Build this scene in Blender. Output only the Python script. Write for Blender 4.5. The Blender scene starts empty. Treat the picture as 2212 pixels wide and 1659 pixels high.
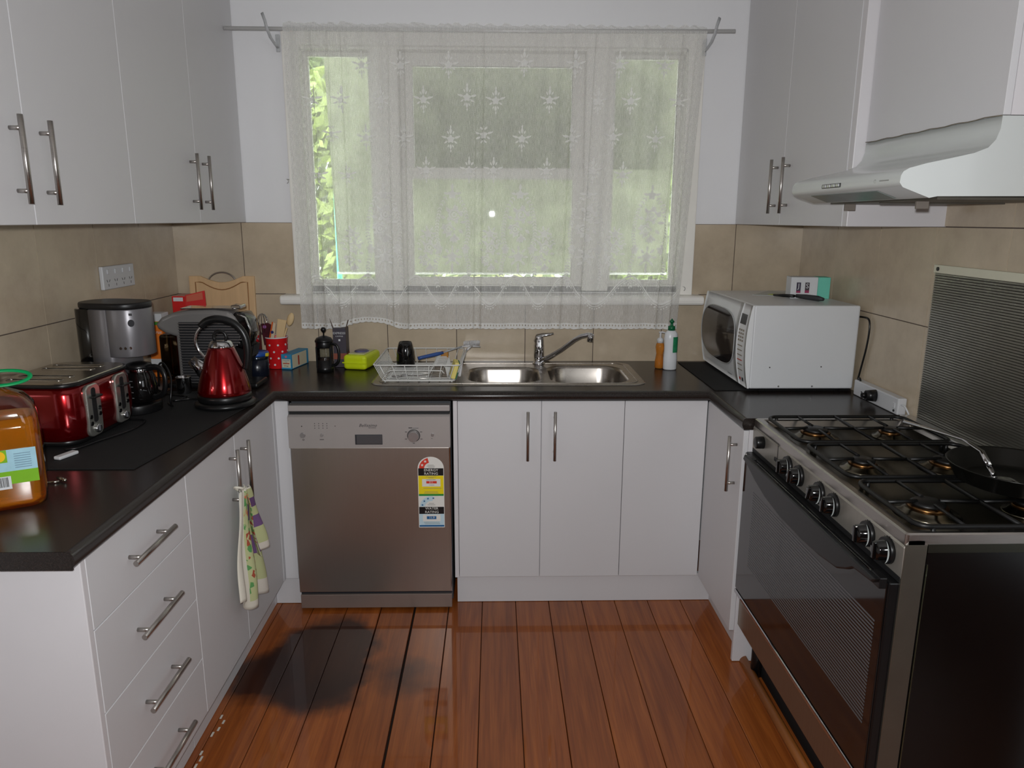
import bpy, bmesh, math, random
from mathutils import Vector, Matrix
random.seed(7)
PI=math.pi
C=bpy.context.scene.collection

# ---------------------------------------------------------------- camera
CX,CY,CZ=-0.1341,-3.1965,1.4721
PITCH,ROLL,YAW=0.2205,0.00412,0.02439
fwd=Vector((math.sin(YAW)*math.cos(PITCH),math.cos(YAW)*math.cos(PITCH),-math.sin(PITCH)))
r0=Vector((math.cos(YAW),-math.sin(YAW),0)); u0=r0.cross(fwd)
rt=r0*math.cos(ROLL)+u0*math.sin(ROLL); up=rt.cross(fwd)
cam=bpy.data.cameras.new('camera'); camo=bpy.data.objects.new('camera',cam); C.objects.link(camo)
m=Matrix((rt,up,-fwd)).transposed().to_4x4(); m.translation=Vector((CX,CY,CZ)); camo.matrix_world=m
cam.sensor_width=36; cam.lens=1586.3/2212*36; cam.clip_start=.02
bpy.context.scene.camera=camo

# ---------------------------------------------------------------- light
sc=bpy.context.scene
sc.view_settings.view_transform='Standard'; sc.view_settings.look='None'
sc.view_settings.gamma=1; sc.view_settings.use_curve_mapping=False
sc.view_settings.exposure=0.0
w=bpy.data.worlds.new('sky'); sc.world=w; w.use_nodes=True
bg=w.node_tree.nodes['Background']; bg.inputs[0].default_value=(.90,.95,1,1); bg.inputs[1].default_value=11.0
def area(name,loc,target,size,power,col=(1,1,1),sizey=None,spread=PI):
    l=bpy.data.lights.new(name,'AREA'); l.size=size; l.spread=spread; l.energy=power; l.color=col
    if sizey: l.shape='RECTANGLE'; l.size_y=sizey
    o=bpy.data.objects.new(name,l); C.objects.link(o); o.location=loc
    o.rotation_euler=(Vector(target)-Vector(loc)).to_track_quat('-Z','Y').to_euler(); return o
FLASH=area('camera_flash',(CX-.02,CY-.01,CZ+.045),(CX-.0,0,CZ-.42),.03,23.5,(.97,.985,1),None,2.75)
# added fill light for ambient brightness, set in the unseen side of the room
area('room_fill',(2.3,-4.1,1.6),(-.6,-1.6,1.1),1.8,15,(.93,.97,1.0),1.3)

# ---------------------------------------------------------------- materials
def lin(c):
    return tuple(((x/255)/12.92 if x/255<=.04045 else (((x/255)+.055)/1.055)**2.4) for x in c)+(1,)
MATS={}
def M(name,rgb,rough=.5,metal=0,var=.05,scale=12,bump=0,bscale=60,coat=0,spec=.5,trans=0,ior=1.45,alpha=1,stretch=(1,1,1),rvar=0,sheen=0):
    if name in MATS: return MATS[name]
    m=bpy.data.materials.new(name); m.use_nodes=True; nt=m.node_tree; N=nt.nodes; L=nt.links
    b=N['Principled BSDF']; c=lin(rgb)
    tc=N.new('ShaderNodeTexCoord'); mp=N.new('ShaderNodeMapping'); mp.inputs['Scale'].default_value=stretch
    L.new(tc.outputs['Object'],mp.inputs[0])
    n=N.new('ShaderNodeTexNoise'); n.inputs['Scale'].default_value=scale; n.inputs['Detail'].default_value=4
    L.new(mp.outputs[0],n.inputs[0])
    mx=N.new('ShaderNodeMix'); mx.data_type='RGBA'
    mx.inputs[6].default_value=tuple(max(0,x*(1-var*2)) for x in c[:3])+(1,)
    mx.inputs[7].default_value=tuple(min(1,x*(1+var*2)) for x in c[:3])+(1,)
    L.new(n.outputs[0],mx.inputs[0]); L.new(mx.outputs[2],b.inputs['Base Color'])
    b.inputs['Roughness'].default_value=rough; b.inputs['Metallic'].default_value=metal
    b.inputs['Specular IOR Level'].default_value=spec; b.inputs['Coat Weight'].default_value=coat
    b.inputs['Coat Roughness'].default_value=.08
    b.inputs['Transmission Weight'].default_value=trans; b.inputs['IOR'].default_value=ior; b.inputs['Alpha'].default_value=alpha
    if rvar:
        mr=N.new('ShaderNodeMapRange'); mr.inputs[3].default_value=max(.02,rough-rvar); mr.inputs[4].default_value=min(1,rough+rvar)
        L.new(n.outputs[0],mr.inputs[0]); L.new(mr.outputs[0],b.inputs['Roughness'])
    if bump:
        n2=N.new('ShaderNodeTexNoise'); n2.inputs['Scale'].default_value=bscale; n2.inputs['Detail'].default_value=3
        L.new(mp.outputs[0],n2.inputs[0])
        bp=N.new('ShaderNodeBump'); bp.inputs['Strength'].default_value=bump; bp.inputs['Distance'].default_value=.002
        L.new(n2.outputs[0],bp.inputs['Height']); L.new(bp.outputs[0],b.inputs['Normal'])
    MATS[name]=m; return m
white_lam=M('white_laminate',(207,206,208),.42,var=.012,scale=3,bump=.03,bscale=250)
white_edge=M('white_edge',(212,209,211),.35,var=.01)
wall_w=M('painted_wall',(234,234,236),.6,var=.015,scale=4,bump=.05,bscale=90)
paint_w=M('window_paint',(238,235,229),.38,var=.03,scale=9,bump=.15,bscale=40)
plastic_w=M('white_plastic',(205,206,208),.35,var=.01)
cream=M('cream_plastic',(214,212,190),.35,var=.01)
hood_w=M('hood_enamel',(200,204,202),.22,var=.01,coat=.3)
black_p=M('black_plastic',(18,18,19),.32,var=.1)
black_m=M('black_matte',(22,22,23),.6,var=.1)
black_g=M('black_gloss',(8,8,9),.06,var=.05,coat=.6)
steel=M('brushed_steel',(182,177,172),.3,1,var=.06,scale=30,stretch=(1,1,30),rvar=.06)
steel_h=M('brushed_steel_dark',(182,174,166),.36,1,var=.02,scale=60,stretch=(9,1,.12),rvar=.03)
chrome=M('chrome',(205,205,208),.07,1,var=.01)
steel_s=M('sink_steel',(166,160,153),.27,1,var=.05,scale=8,rvar=.08)
grey_pl=M('silver_plastic',(128,126,129),.36,.5,var=.02)
panel_grey=M('dishwasher_grey',(176,170,167),.36,.35,var=.02)
grout_m=M('grout',(92,80,74),.8,var=.08)
mat_black=M('rubber_mat',(17,17,18),.75,var=.25,scale=300,bump=.5,bscale=700)
red_g=M('metallic_red',(128,1,8),.19,.8,var=.03,coat=.7)
red_p=M('red_card',(205,30,28),.5,var=.03)
wood_l=M('rubberwood',(216,180,136),.45,var=.08,scale=8,stretch=(6,6,.7),bump=.1)
wood_s=M('spoon_wood',(214,186,140),.6,var=.06,scale=14)
wood_t=M('trim_timber',(176,106,44),.35,var=.12,scale=9,stretch=(6,.5,6))
glass_dark=M('oven_glass',(10,9,9),.05,var=.02,coat=.5)
enamel_b=M('black_enamel',(9,9,9),.42,var=.15,bump=.05)

def glassmat(name,tint=(1,1,1),refl=.08,rough=.01):
    m=bpy.data.materials.new(name); m.use_nodes=True; nt=m.node_tree; N=nt.nodes; L=nt.links
    N.remove(N['Principled BSDF']); out=N['Material Output']
    t=N.new('ShaderNodeBsdfTransparent'); t.inputs[0].default_value=tint+(1,)
    g=N.new('ShaderNodeBsdfGlossy'); g.inputs['Roughness'].default_value=rough
    fr=N.new('ShaderNodeFresnel'); fr.inputs[0].default_value=1.5
    ad=N.new('ShaderNodeMath'); ad.operation='ADD'; ad.inputs[1].default_value=refl*.5; L.new(fr.outputs[0],ad.inputs[0])
    mx=N.new('ShaderNodeMixShader'); L.new(ad.outputs[0],mx.inputs[0]); L.new(t.outputs[0],mx.inputs[1]); L.new(g.outputs[0],mx.inputs[2])
    L.new(mx.outputs[0],out.inputs[0]); MATS[name]=m; return m
glass=glassmat('window_glass',(.93,.95,.93),.04,.012)
glass_thin=glassmat('thin_glass',(.80,.82,.80),.08)
smoke=glassmat('smoke_tank',(.36,.30,.22),.05)

# tiles: beige stone glaze with cloudy veins, tone differs tile by tile
def tile_mat():
    m=bpy.data.materials.new('beige_tile'); m.use_nodes=True; nt=m.node_tree; N=nt.nodes; L=nt.links; b=N['Principled BSDF']
    g=N.new('ShaderNodeNewGeometry'); oi=N.new('ShaderNodeObjectInfo')
    n=N.new('ShaderNodeTexNoise'); n.inputs['Scale'].default_value=5; n.inputs['Detail'].default_value=8; n.inputs['Roughness'].default_value=.65
    L.new(g.outputs['Position'],n.inputs[0])
    cr=N.new('ShaderNodeValToRGB'); e=cr.color_ramp.elements
    e[0].position=.3; e[0].color=lin((178,162,140)); e[1].position=.72; e[1].color=lin((203,187,163)); L.new(n.outputs[0],cr.inputs[0])
    hv=N.new('ShaderNodeHueSaturation'); mr=N.new('ShaderNodeMapRange'); mr.inputs[3].default_value=.93; mr.inputs[4].default_value=1.05
    L.new(oi.outputs['Random'],mr.inputs[0]); L.new(mr.outputs[0],hv.inputs['Value']); L.new(cr.outputs[0],hv.inputs['Color'])
    L.new(hv.outputs[0],b.inputs['Base Color'])
    b.inputs['Roughness'].default_value=.24
    bp=N.new('ShaderNodeBump'); bp.inputs['Strength'].default_value=.25; bp.inputs['Distance'].default_value=.004
    n3=N.new('ShaderNodeTexNoise'); n3.inputs['Scale'].default_value=7; L.new(g.outputs['Position'],n3.inputs[0])
    L.new(n3.outputs[0],bp.inputs['Height']); L.new(bp.outputs[0],b.inputs['Normal']); return m
tile_m=tile_mat()

def bench_mat():
    m=bpy.data.materials.new('dark_laminate'); m.use_nodes=True; nt=m.node_tree; N=nt.nodes; L=nt.links; b=N['Principled BSDF']
    g=N.new('ShaderNodeNewGeometry'); n=N.new('ShaderNodeTexNoise'); n.inputs['Scale'].default_value=420; L.new(g.outputs['Position'],n.inputs[0])
    cr=N.new('ShaderNodeValToRGB'); e=cr.color_ramp.elements; e[0].position=.35; e[0].color=lin((31,26,24)); e[1].position=.7; e[1].color=lin((44,37,34))
    L.new(n.outputs[0],cr.inputs[0]); L.new(cr.outputs[0],b.inputs['Base Color']); b.inputs['Roughness'].default_value=.26
    bp=N.new('ShaderNodeBump'); bp.inputs['Strength'].default_value=.04; bp.inputs['Distance'].default_value=.0004
    L.new(n.outputs[0],bp.inputs['Height']); L.new(bp.outputs[0],b.inputs['Normal']); return m
bench_m=bench_mat()

def floor_mat():
    m=bpy.data.materials.new('varnished_boards'); m.use_nodes=True; nt=m.node_tree; N=nt.nodes; L=nt.links; b=N['Principled BSDF']
    g=N.new('ShaderNodeNewGeometry'); oi=N.new('ShaderNodeObjectInfo')
    ad=N.new('ShaderNodeVectorMath'); ad.operation='ADD'
    cb=N.new('ShaderNodeCombineXYZ'); ml=N.new('ShaderNodeMath'); ml.operation='MULTIPLY'; ml.inputs[1].default_value=40
    L.new(oi.outputs['Random'],ml.inputs[0]); L.new(ml.outputs[0],cb.inputs[1]); L.new(ml.outputs[0],cb.inputs[2])
    L.new(g.outputs['Position'],ad.inputs[0]); L.new(cb.outputs[0],ad.inputs[1])
    mp=N.new('ShaderNodeMapping'); mp.inputs['Scale'].default_value=(16,.8,1); L.new(ad.outputs[0],mp.inputs[0])
    n=N.new('ShaderNodeTexNoise'); n.inputs['Scale'].default_value=3; n.inputs['Detail'].default_value=6; n.inputs['Distortion'].default_value=.6; L.new(mp.outputs[0],n.inputs[0])
    cr=N.new('ShaderNodeValToRGB'); e=cr.color_ramp.elements
    e[0].position=.28; e[0].color=lin((130,64,22)); e[1].position=.7; e[1].color=lin((166,92,38)); L.new(n.outputs[0],cr.inputs[0])
    # fine pores
    mp2=N.new('ShaderNodeMapping'); mp2.inputs['Scale'].default_value=(170,3,1); L.new(ad.outputs[0],mp2.inputs[0])
    n2=N.new('ShaderNodeTexNoise'); n2.inputs['Scale'].default_value=2; n2.inputs['Detail'].default_value=3; L.new(mp2.outputs[0],n2.inputs[0])
    mr2=N.new('ShaderNodeMapRange'); mr2.inputs[1].default_value=.35; mr2.inputs[2].default_value=.65; mr2.inputs[3].default_value=.86; mr2.inputs[4].default_value=1.06; L.new(n2.outputs[0],mr2.inputs[0])
    hv=N.new('ShaderNodeHueSaturation'); L.new(cr.outputs[0],hv.inputs['Color'])
    mr=N.new('ShaderNodeMapRange'); mr.inputs[3].default_value=.82; mr.inputs[4].default_value=1.12; L.new(oi.outputs['Random'],mr.inputs[0])
    mm=N.new('ShaderNodeMath'); mm.operation='MULTIPLY'; L.new(mr.outputs[0],mm.inputs[0]); L.new(mr2.outputs[0],mm.inputs[1]); L.new(mm.outputs[0],hv.inputs['Value'])
    last=hv.outputs[0]
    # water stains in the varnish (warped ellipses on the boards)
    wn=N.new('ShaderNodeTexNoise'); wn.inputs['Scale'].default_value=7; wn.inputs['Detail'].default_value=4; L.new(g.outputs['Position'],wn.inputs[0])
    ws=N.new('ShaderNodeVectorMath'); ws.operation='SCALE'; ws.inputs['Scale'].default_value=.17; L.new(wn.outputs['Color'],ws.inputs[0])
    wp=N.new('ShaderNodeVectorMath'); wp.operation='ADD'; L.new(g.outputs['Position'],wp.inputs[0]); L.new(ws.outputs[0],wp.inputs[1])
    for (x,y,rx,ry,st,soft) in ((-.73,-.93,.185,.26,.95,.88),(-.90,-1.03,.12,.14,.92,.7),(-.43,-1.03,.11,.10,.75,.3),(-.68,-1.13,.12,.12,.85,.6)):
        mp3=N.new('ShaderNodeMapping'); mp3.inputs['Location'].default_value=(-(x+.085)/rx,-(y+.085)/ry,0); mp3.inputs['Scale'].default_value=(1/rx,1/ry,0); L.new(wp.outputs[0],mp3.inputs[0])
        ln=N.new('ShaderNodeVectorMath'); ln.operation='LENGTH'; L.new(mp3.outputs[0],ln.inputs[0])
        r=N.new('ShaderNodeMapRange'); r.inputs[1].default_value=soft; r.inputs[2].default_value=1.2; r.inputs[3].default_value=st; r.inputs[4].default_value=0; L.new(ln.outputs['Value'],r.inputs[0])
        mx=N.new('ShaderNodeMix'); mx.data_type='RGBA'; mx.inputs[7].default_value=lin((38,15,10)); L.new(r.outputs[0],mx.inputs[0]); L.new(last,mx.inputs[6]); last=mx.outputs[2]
    L.new(last,b.inputs['Base Color']); b.inputs['Roughness'].default_value=.42; b.inputs['Specular IOR Level'].default_value=.25; b.inputs['Coat Weight'].default_value=.55; b.inputs['Coat Roughness'].default_value=.05
    bp=N.new('ShaderNodeBump'); bp.inputs['Strength'].default_value=.12; bp.inputs['Distance'].default_value=.002
    L.new(n.outputs[0],bp.inputs['Height']); L.new(bp.outputs[0],b.inputs['Normal']); return m
floor_m=floor_mat()

def lace_mat(name,base_a,weave=True,eyelet=False):
    m=bpy.data.materials.new(name); m.use_nodes=True; nt=m.node_tree; N=nt.nodes; L=nt.links
    N.remove(N['Principled BSDF']); out=N['Material Output']
    d=N.new('ShaderNodeBsdfDiffuse'); d.inputs[0].default_value=(.95,.95,.93,1)
    tl=N.new('ShaderNodeBsdfTranslucent'); tl.inputs[0].default_value=(.95,.95,.90,1)
    m1=N.new('ShaderNodeMixShader'); m1.inputs[0].default_value=.24; L.new(d.outputs[0],m1.inputs[1]); L.new(tl.outputs[0],m1.inputs[2])
    t=N.new('ShaderNodeBsdfTransparent'); m2=N.new('ShaderNodeMixShader')
    L.new(t.outputs[0],m2.inputs[1]); L.new(m1.outputs[0],m2.inputs[2]); L.new(m2.outputs[0],out.inputs[0])
    uv=N.new('ShaderNodeUVMap'); uv.uv_map='UVMap'
    if weave:
        mp=N.new('ShaderNodeMapping'); mp.inputs['Scale'].default_value=(480,40,1); L.new(uv.outputs[0],mp.inputs[0])
        n=N.new('ShaderNodeTexNoise'); n.inputs['Scale'].default_value=1; n.inputs['Detail'].default_value=3; L.new(mp.outputs[0],n.inputs[0])
        mp2=N.new('ShaderNodeMapping'); mp2.inputs['Scale'].default_value=(520,420,1); L.new(uv.outputs[0],mp2.inputs[0])
        n2=N.new('ShaderNodeTexNoise'); n2.inputs['Scale'].default_value=1; n2.inputs['Detail'].default_value=1; L.new(mp2.outputs[0],n2.inputs[0])
        ad=N.new('ShaderNodeMath'); ad.operation='ADD'; L.new(n.outputs[0],ad.inputs[0]); L.new(n2.outputs[0],ad.inputs[1])
        mr=N.new('ShaderNodeMapRange'); mr.inputs[1].default_value=.72; mr.inputs[2].default_value=1.28; mr.inputs[3].default_value=base_a-.20; mr.inputs[4].default_value=base_a+.20
        L.new(ad.outputs[0],mr.inputs[0]); L.new(mr.outputs[0],m2.inputs[0])
    elif eyelet:
        mp=N.new('ShaderNodeMapping'); mp.inputs['Scale'].default_value=(1/.0128,1,1); L.new(uv.outputs[0],mp.inputs[0])
        sp=N.new('ShaderNodeSeparateXYZ'); L.new(mp.outputs[0],sp.inputs[0])
        fr=N.new('ShaderNodeMath'); fr.operation='FRACT'; L.new(sp.outputs[0],fr.inputs[0])
        s=N.new('ShaderNodeMath'); s.operation='SUBTRACT'; s.inputs[1].default_value=.5; L.new(fr.outputs[0],s.inputs[0])
        a=N.new('ShaderNodeMath'); a.operation='ABSOLUTE'; L.new(s.outputs[0],a.inputs[0])
        a2=N.new('ShaderNodeMath'); a2.operation='MULTIPLY'; a2.inputs[1].default_value=1/.24; L.new(a.outputs[0],a2.inputs[0])
        s3=N.new('ShaderNodeMath'); s3.operation='SUBTRACT'; s3.inputs[1].default_value=.45; L.new(sp.outputs[1],s3.inputs[0])
        a3=N.new('ShaderNodeMath'); a3.operation='ABSOLUTE'; L.new(s3.outputs[0],a3.inputs[0])
        a4=N.new('ShaderNodeMath'); a4.operation='MULTIPLY'; a4.inputs[1].default_value=1/.22; L.new(a3.outputs[0],a4.inputs[0])
        ad=N.new('ShaderNodeMath'); ad.operation='ADD'; L.new(a2.outputs[0],ad.inputs[0]); L.new(a4.outputs[0],ad.inputs[1])
        g=N.new('ShaderNodeMath'); g.operation='GREATER_THAN'; g.inputs[1].default_value=1; L.new(ad.outputs[0],g.inputs[0])
        mr=N.new('ShaderNodeMapRange'); mr.inputs[3].default_value=.15; mr.inputs[4].default_value=base_a; L.new(g.outputs[0],mr.inputs[0]); L.new(mr.outputs[0],m2.inputs[0])
    else: m2.inputs[0].default_value=base_a
    return m
lace_net=lace_mat('curtain_net',.52)
lace_solid=lace_mat('lace_thread',.92,weave=False)
lace_hem=lace_mat('lace_hem',.90,weave=False,eyelet=True)

# ---------------------------------------------------------------- mesh helpers
class MB:
    def __init__(s): s.bm=bmesh.new()
    def _merge(s,b2,M4=None,smooth=None):
        if M4 is not None: bmesh.ops.transform(b2,matrix=M4,verts=b2.verts)
        if smooth is not None:
            for f in b2.faces: f.smooth=smooth
        me=bpy.data.meshes.new('t'); b2.to_mesh(me); b2.free(); s.bm.from_mesh(me); bpy.data.meshes.remove(me); return s
    def box(s,x0,x1,y0,y1,z0,z1,bev=0,seg=2,M4=None):
        b=bmesh.new(); bmesh.ops.create_cube(b,size=1)
        for v in b.verts: v.co=Vector(((x0+x1)/2+v.co.x*(x1-x0),(y0+y1)/2+v.co.y*(y1-y0),(z0+z1)/2+v.co.z*(z1-z0)))
        if bev: bmesh.ops.bevel(b,geom=b.edges[:],offset=bev,segments=seg,affect='EDGES',profile=.5)
        return s._merge(b,M4,False)
    def cyl(s,p0,p1,r,r2=None,seg=16,caps=True):
        p0=Vector(p0);p1=Vector(p1); d=p1-p0; b=bmesh.new()
        bmesh.ops.create_cone(b,cap_ends=caps,segments=seg,radius1=r,radius2=r if r2 is None else r2,depth=d.length)
        M4=Matrix.Translation((p0+p1)/2)@d.to_track_quat('Z','Y').to_matrix().to_4x4()
        bmesh.ops.transform(b,matrix=M4,verts=b.verts)
        for f in b.faces: f.smooth=len(f.verts)==4
        return s._merge(b)
    def sphere(s,c,r,sc=(1,1,1),seg=16,rot=None):
        b=bmesh.new(); bmesh.ops.create_uvsphere(b,u_segments=seg,v_segments=max(6,seg//2),radius=r)
        M4=Matrix.Translation(c)@(rot.to_4x4() if rot else Matrix())@Matrix.Diagonal((*sc,1))
        return s._merge(b,M4,True)
    def tube(s,pts,r,seg=8,closed=False,rad=None,flat=1):
        P=[Vector(p) for p in pts]; n=len(P); rings=[]; prev=None
        for i in range(n):
            if closed: t=(P[(i+1)%n]-P[i-1])
            else: t=P[min(n-1,i+1)]-P[max(0,i-1)]
            t.normalize()
            if prev is None:
                a=Vector((0,0,1)) if abs(t.z)<.9 else Vector((1,0,0)); nn=(a-t*a.dot(t)).normalized()
            else: nn=(prev-t*prev.dot(t)).normalized()
            prev=nn; bb=t.cross(nn); R=rad[i] if rad else r
            rings.append([s.bm.verts.new(P[i]+(nn*math.cos(2*PI*k/seg)*flat+bb*math.sin(2*PI*k/seg))*R) for k in range(seg)])
        rng=range(n) if closed else range(n-1)
        for i in rng:
            A=rings[i];B=rings[(i+1)%n]
            for k in range(seg):
                f=s.bm.faces.new((A[k],A[(k+1)%seg],B[(k+1)%seg],B[k])); f.smooth=True
        if not closed:
            s.bm.faces.new(rings[0][::-1]); s.bm.faces.new(rings[-1])
        return s
    def lathe(s,prof,c=(0,0,0),seg=32,sx=1,sy=1,cap=True,M4=None):
        b=bmesh.new(); c=Vector(c); rings=[]
        for r,z in prof:
            r=max(r,.0001); rings.append([b.verts.new(c+Vector((r*sx*math.cos(2*PI*k/seg),r*sy*math.sin(2*PI*k/seg),z))) for k in range(seg)])
        for i in range(len(rings)-1):
            for k in range(seg): f=b.faces.new((rings[i][k],rings[i][(k+1)%seg],rings[i+1][(k+1)%seg],rings[i+1][k])); f.smooth=True
        if cap: b.faces.new(rings[0][::-1]); b.faces.new(rings[-1])
        return s._merge(b,M4)
    def prism(s,poly,axis,a0,a1,bev=0,seg=2,smooth=False,M4=None):
        b=bmesh.new()
        def P(u,v,a): return Vector((u,v,a)) if axis=='z' else (Vector((u,a,v)) if axis=='y' else Vector((a,u,v)))
        A=[b.verts.new(P(u,v,a0)) for u,v in poly]; B=[b.verts.new(P(u,v,a1)) for u,v in poly]; n=len(poly)
        f1=b.faces.new(A); f2=b.faces.new(B[::-1])
        for i in range(n):
            f=b.faces.new((A[i],B[i],B[(i+1)%n],A[(i+1)%n])); f.smooth=smooth
        bmesh.ops.recalc_face_normals(b,faces=b.faces)
        if bev:
            cap=set(f1.edges)|set(f2.edges)
            bmesh.ops.bevel(b,geom=list(cap),offset=bev,segments=seg,affect='EDGES',profile=.5)
        return s._merge(b,M4)
    def fill(s,loops,z):
        b=bmesh.new(); es=[]
        for lp in loops:
            vs=[b.verts.new((x,y,z)) for x,y in lp]
            for i in range(len(vs)): es.append(b.edges.new((vs[i],vs[(i+1)%len(vs)])))
        bmesh.ops.triangle_fill(b,use_beauty=True,use_dissolve=False,edges=es)
        bmesh.ops.recalc_face_normals(b,faces=b.faces)
        for f in b.faces:
            if f.normal.z<0: f.normal_flip()
        return s._merge(b)
    def quad(s,*p):
        s.bm.faces.new([s.bm.verts.new(Vector(q)) for q in p]); return s
    def poly(s,pts): return s.quad(*pts)
    def loops(s,rings,smooth=True,close=True):
        R=[[s.bm.verts.new(Vector(p)) for p in r] for r in rings]
        for i in range(len(R)-1):
            n=len(R[i])
            for k in range(n if close else n-1):
                f=s.bm.faces.new((R[i][k],R[i][(k+1)%n],R[i+1][(k+1)%n],R[i+1][k])); f.smooth=smooth
        return R
def rrect(x0,x1,y0,y1,r,n=6):
    o=[]
    for cx,cy,a in ((x1-r,y1-r,0),(x0+r,y1-r,PI/2),(x0+r,y0+r,PI),(x1-r,y0+r,1.5*PI)):
        for k in range(n+1): t=a+PI/2*k/n; o.append((cx+r*math.cos(t),cy+r*math.sin(t)))
    return o
def arc(cx,cy,r,a0,a1,n=8): return [(cx+r*math.cos(a0+(a1-a0)*k/n),cy+r*math.sin(a0+(a1-a0)*k/n)) for k in range(n+1)]

def root(name,loc,label,cat,group=None,rz=0):
    o=bpy.data.objects.new(name,None); C.objects.link(o); o.location=loc; o.rotation_euler=(0,0,rz); o.empty_display_size=.05
    o['label']=label; o['category']=cat
    if group: o['group']=group
    o['_org']=list(loc); return o
def worg(p):
    while p.parent: p=p.parent
    return Vector(p.location)
def part(name,mb,mat,parent=None,local=False,label=None,kind=None,smooth_angle=None):
    me=bpy.data.meshes.new(name)
    if parent is not None and not local:
        bmesh.ops.translate(mb.bm,vec=-worg(parent),verts=mb.bm.verts)
    mb.bm.to_mesh(me); mb.bm.free(); me.materials.append(mat)
    o=bpy.data.objects.new(name,me); C.objects.link(o)
    if parent is not None: o.parent=parent
    if label: o['label']=label
    if kind: o['kind']=kind
    return o
def single(name,mb,mat,label,cat,group=None,org=None):
    if org is None: 
        mb.bm.verts.ensure_lookup_table(); vs=[v.co for v in mb.bm.verts]
        org=Vector((sum(v.x for v in vs)/len(vs),sum(v.y for v in vs)/len(vs),min(v.z for v in vs)))
    org=Vector(org); bmesh.ops.translate(mb.bm,vec=-org,verts=mb.bm.verts)
    o=part(name,mb,mat); o.location=org; o['label']=label; o['category']=cat
    if group: o['group']=group
    return o
def struct(name,mb,mat):
    o=part(name,mb,mat); o['kind']='structure'; return o
def text(name,s,size,loc,xdir,ydir,mat,parent,ext=.0002,align='CENTER',italic=0,local=False,space=1,xs=1):
    cu=bpy.data.curves.new(name,'FONT'); cu.body=s; cu.size=size; cu.extrude=ext; cu.align_x=align; cu.align_y='CENTER'; cu.shear=italic; cu.space_character=space
    cu.resolution_u=2
    t=bpy.data.objects.new('tmp',cu); me=bpy.data.meshes.new_from_object(t); bpy.data.objects.remove(t); me.name=name
    x=Vector(xdir).normalized(); y=Vector(ydir).normalized(); z=x.cross(y)
    M4=Matrix((x,y,z)).transposed().to_4x4(); M4.translation=Vector(loc)-(Vector() if (local or parent is None) else worg(parent))
    me.transform(M4@Matrix.Diagonal((xs,1,1,1))); me.materials.clear(); me.materials.append(mat)
    o=bpy.data.objects.new(name,me); C.objects.link(o); o.parent=parent; return o
def sub_copy(o,parent,dx=Vector()):
    c=o.copy(); C.objects.link(c); c.parent=parent
    for ch in o.children: sub_copy(ch,c)
    return c

XL,XR=-1.4947,1.1978
ZC=.8615          # worktop height
TT=1.4555         # tile top
CH=2.45
TK=.008
# ================================================================ SETTING
# floor: one board per object
fl=struct('floor',MB().box(XL-.3,2.4,-5.4,.05,-.06,-.018),M('subfloor',(24,14,10),.9))
def plank(x0,x1,gl=.0012,gr=.0012):
    b=MB(); b.box(x0+gl,x1-gr,-5.4,.0,-.018,0,.0012,1); return part('plank',b,floor_m,fl)
xj=-.705
wide={-1:(0,.0045),0:(.0045,0)}
for k in range(-8,22):
    x0=xj+.1305*k; x1=x0+.1305
    gl,gr=.0011,.0011
    if k==1: gl=.003
    if k in(2,): gl=.0045
    if k in(1,): gr=.0035
    if k in(3,): gl=.002
    plank(x0,x1,gl,gr)
b=MB(); random.seed(3)
for i in range(16):
    t=random.random(); y=-1.10-.55*t+random.uniform(-.02,.02); x=-.958+random.uniform(-.012,.012)
    b.box(x-.003,x+.003,y-random.uniform(.004,.012),y+.008,.0003,.0012)
part('paint_chips',b,M('dry_paint',(205,200,190),.7),fl,kind='stuff')
# side, back walls
WX0,WX1,WZ0,WZ1=-.93,.665,1.19,2.155   # window hole
b=MB()
b.box(XL-.12,WX0,0,.12,0,CH).box(WX1,XR+.12,0,.12,0,CH).box(WX0,WX1,0,.12,0,WZ0).box(WX0,WX1,0,.12,WZ1,CH)
wb=struct('wall_back',b,wall_w)
wl=struct('wall_left',MB().box(XL-.12,XL,-5.4,0,0,CH),wall_w)
wr=struct('wall_right',MB().box(XR,XR+.12,-2.1,0,0,CH),wall_w)
dim=M('unlit_room_tone',(132,122,110),.7)  # wall colour darkened to stand in for the unlit room
struct('wall_front',MB().box(XL-.12,2.5,-5.52,-5.4,0,CH),dim)
struct('wall_side',MB().box(2.4,2.5,-5.4,-2.0,0,CH).box(XR+.12,2.5,-2.1,-2.0,0,CH),dim)
struct('ceiling',MB().box(XL-.12,2.5,-5.52,.12,CH,CH+.06),M('ceiling_paint',(225,224,220),.7))
def tile(par,axis,a0,a1,z0,z1):
    g=.0016; b=MB()
    if axis=='y': b.box(a0+g,a1-g,-TK,-.001,z0+g,z1-g)
    elif axis=='l': b.box(XL+.001,XL+TK,a0+g,a1-g,z0+g,z1-g)
    else: b.box(XR-TK,XR-.001,a0+g,a1-g,z0+g,z1-g)
    part('tile',b,tile_m,par)
part('grout',MB().box(XL,WX0-.06,-.004,0,ZC,TT).box(WX1+.06,XR,-.004,0,ZC,TT).box(WX0-.06,WX1+.06,-.004,0,ZC,1.16),grout_m,wb)
part('grout',MB().box(XL,XL+.004,-2.0,0,ZC,TT),grout_m,wl)
part('grout',MB().box(XR-.004,XR,-1.9,0,ZC,TT+.13),grout_m,wr)
rows=((ZC-.006,1.1555),(1.1555,TT))
xs=[XL]+[-1.2+.3*i for i in range(8)]+[XR]
for z0,z1 in rows:
    for i in range(len(xs)-1):
        a,c=xs[i],xs[i+1]
        if z0>1.1:
            if a>-.99 and c<.72: continue
            if a<-.985<c: c=-.985
            if a<.722<c: a=.722
            if c-a<.01: continue
        tile(wb,'y',a,c,z0,z1)
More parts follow.
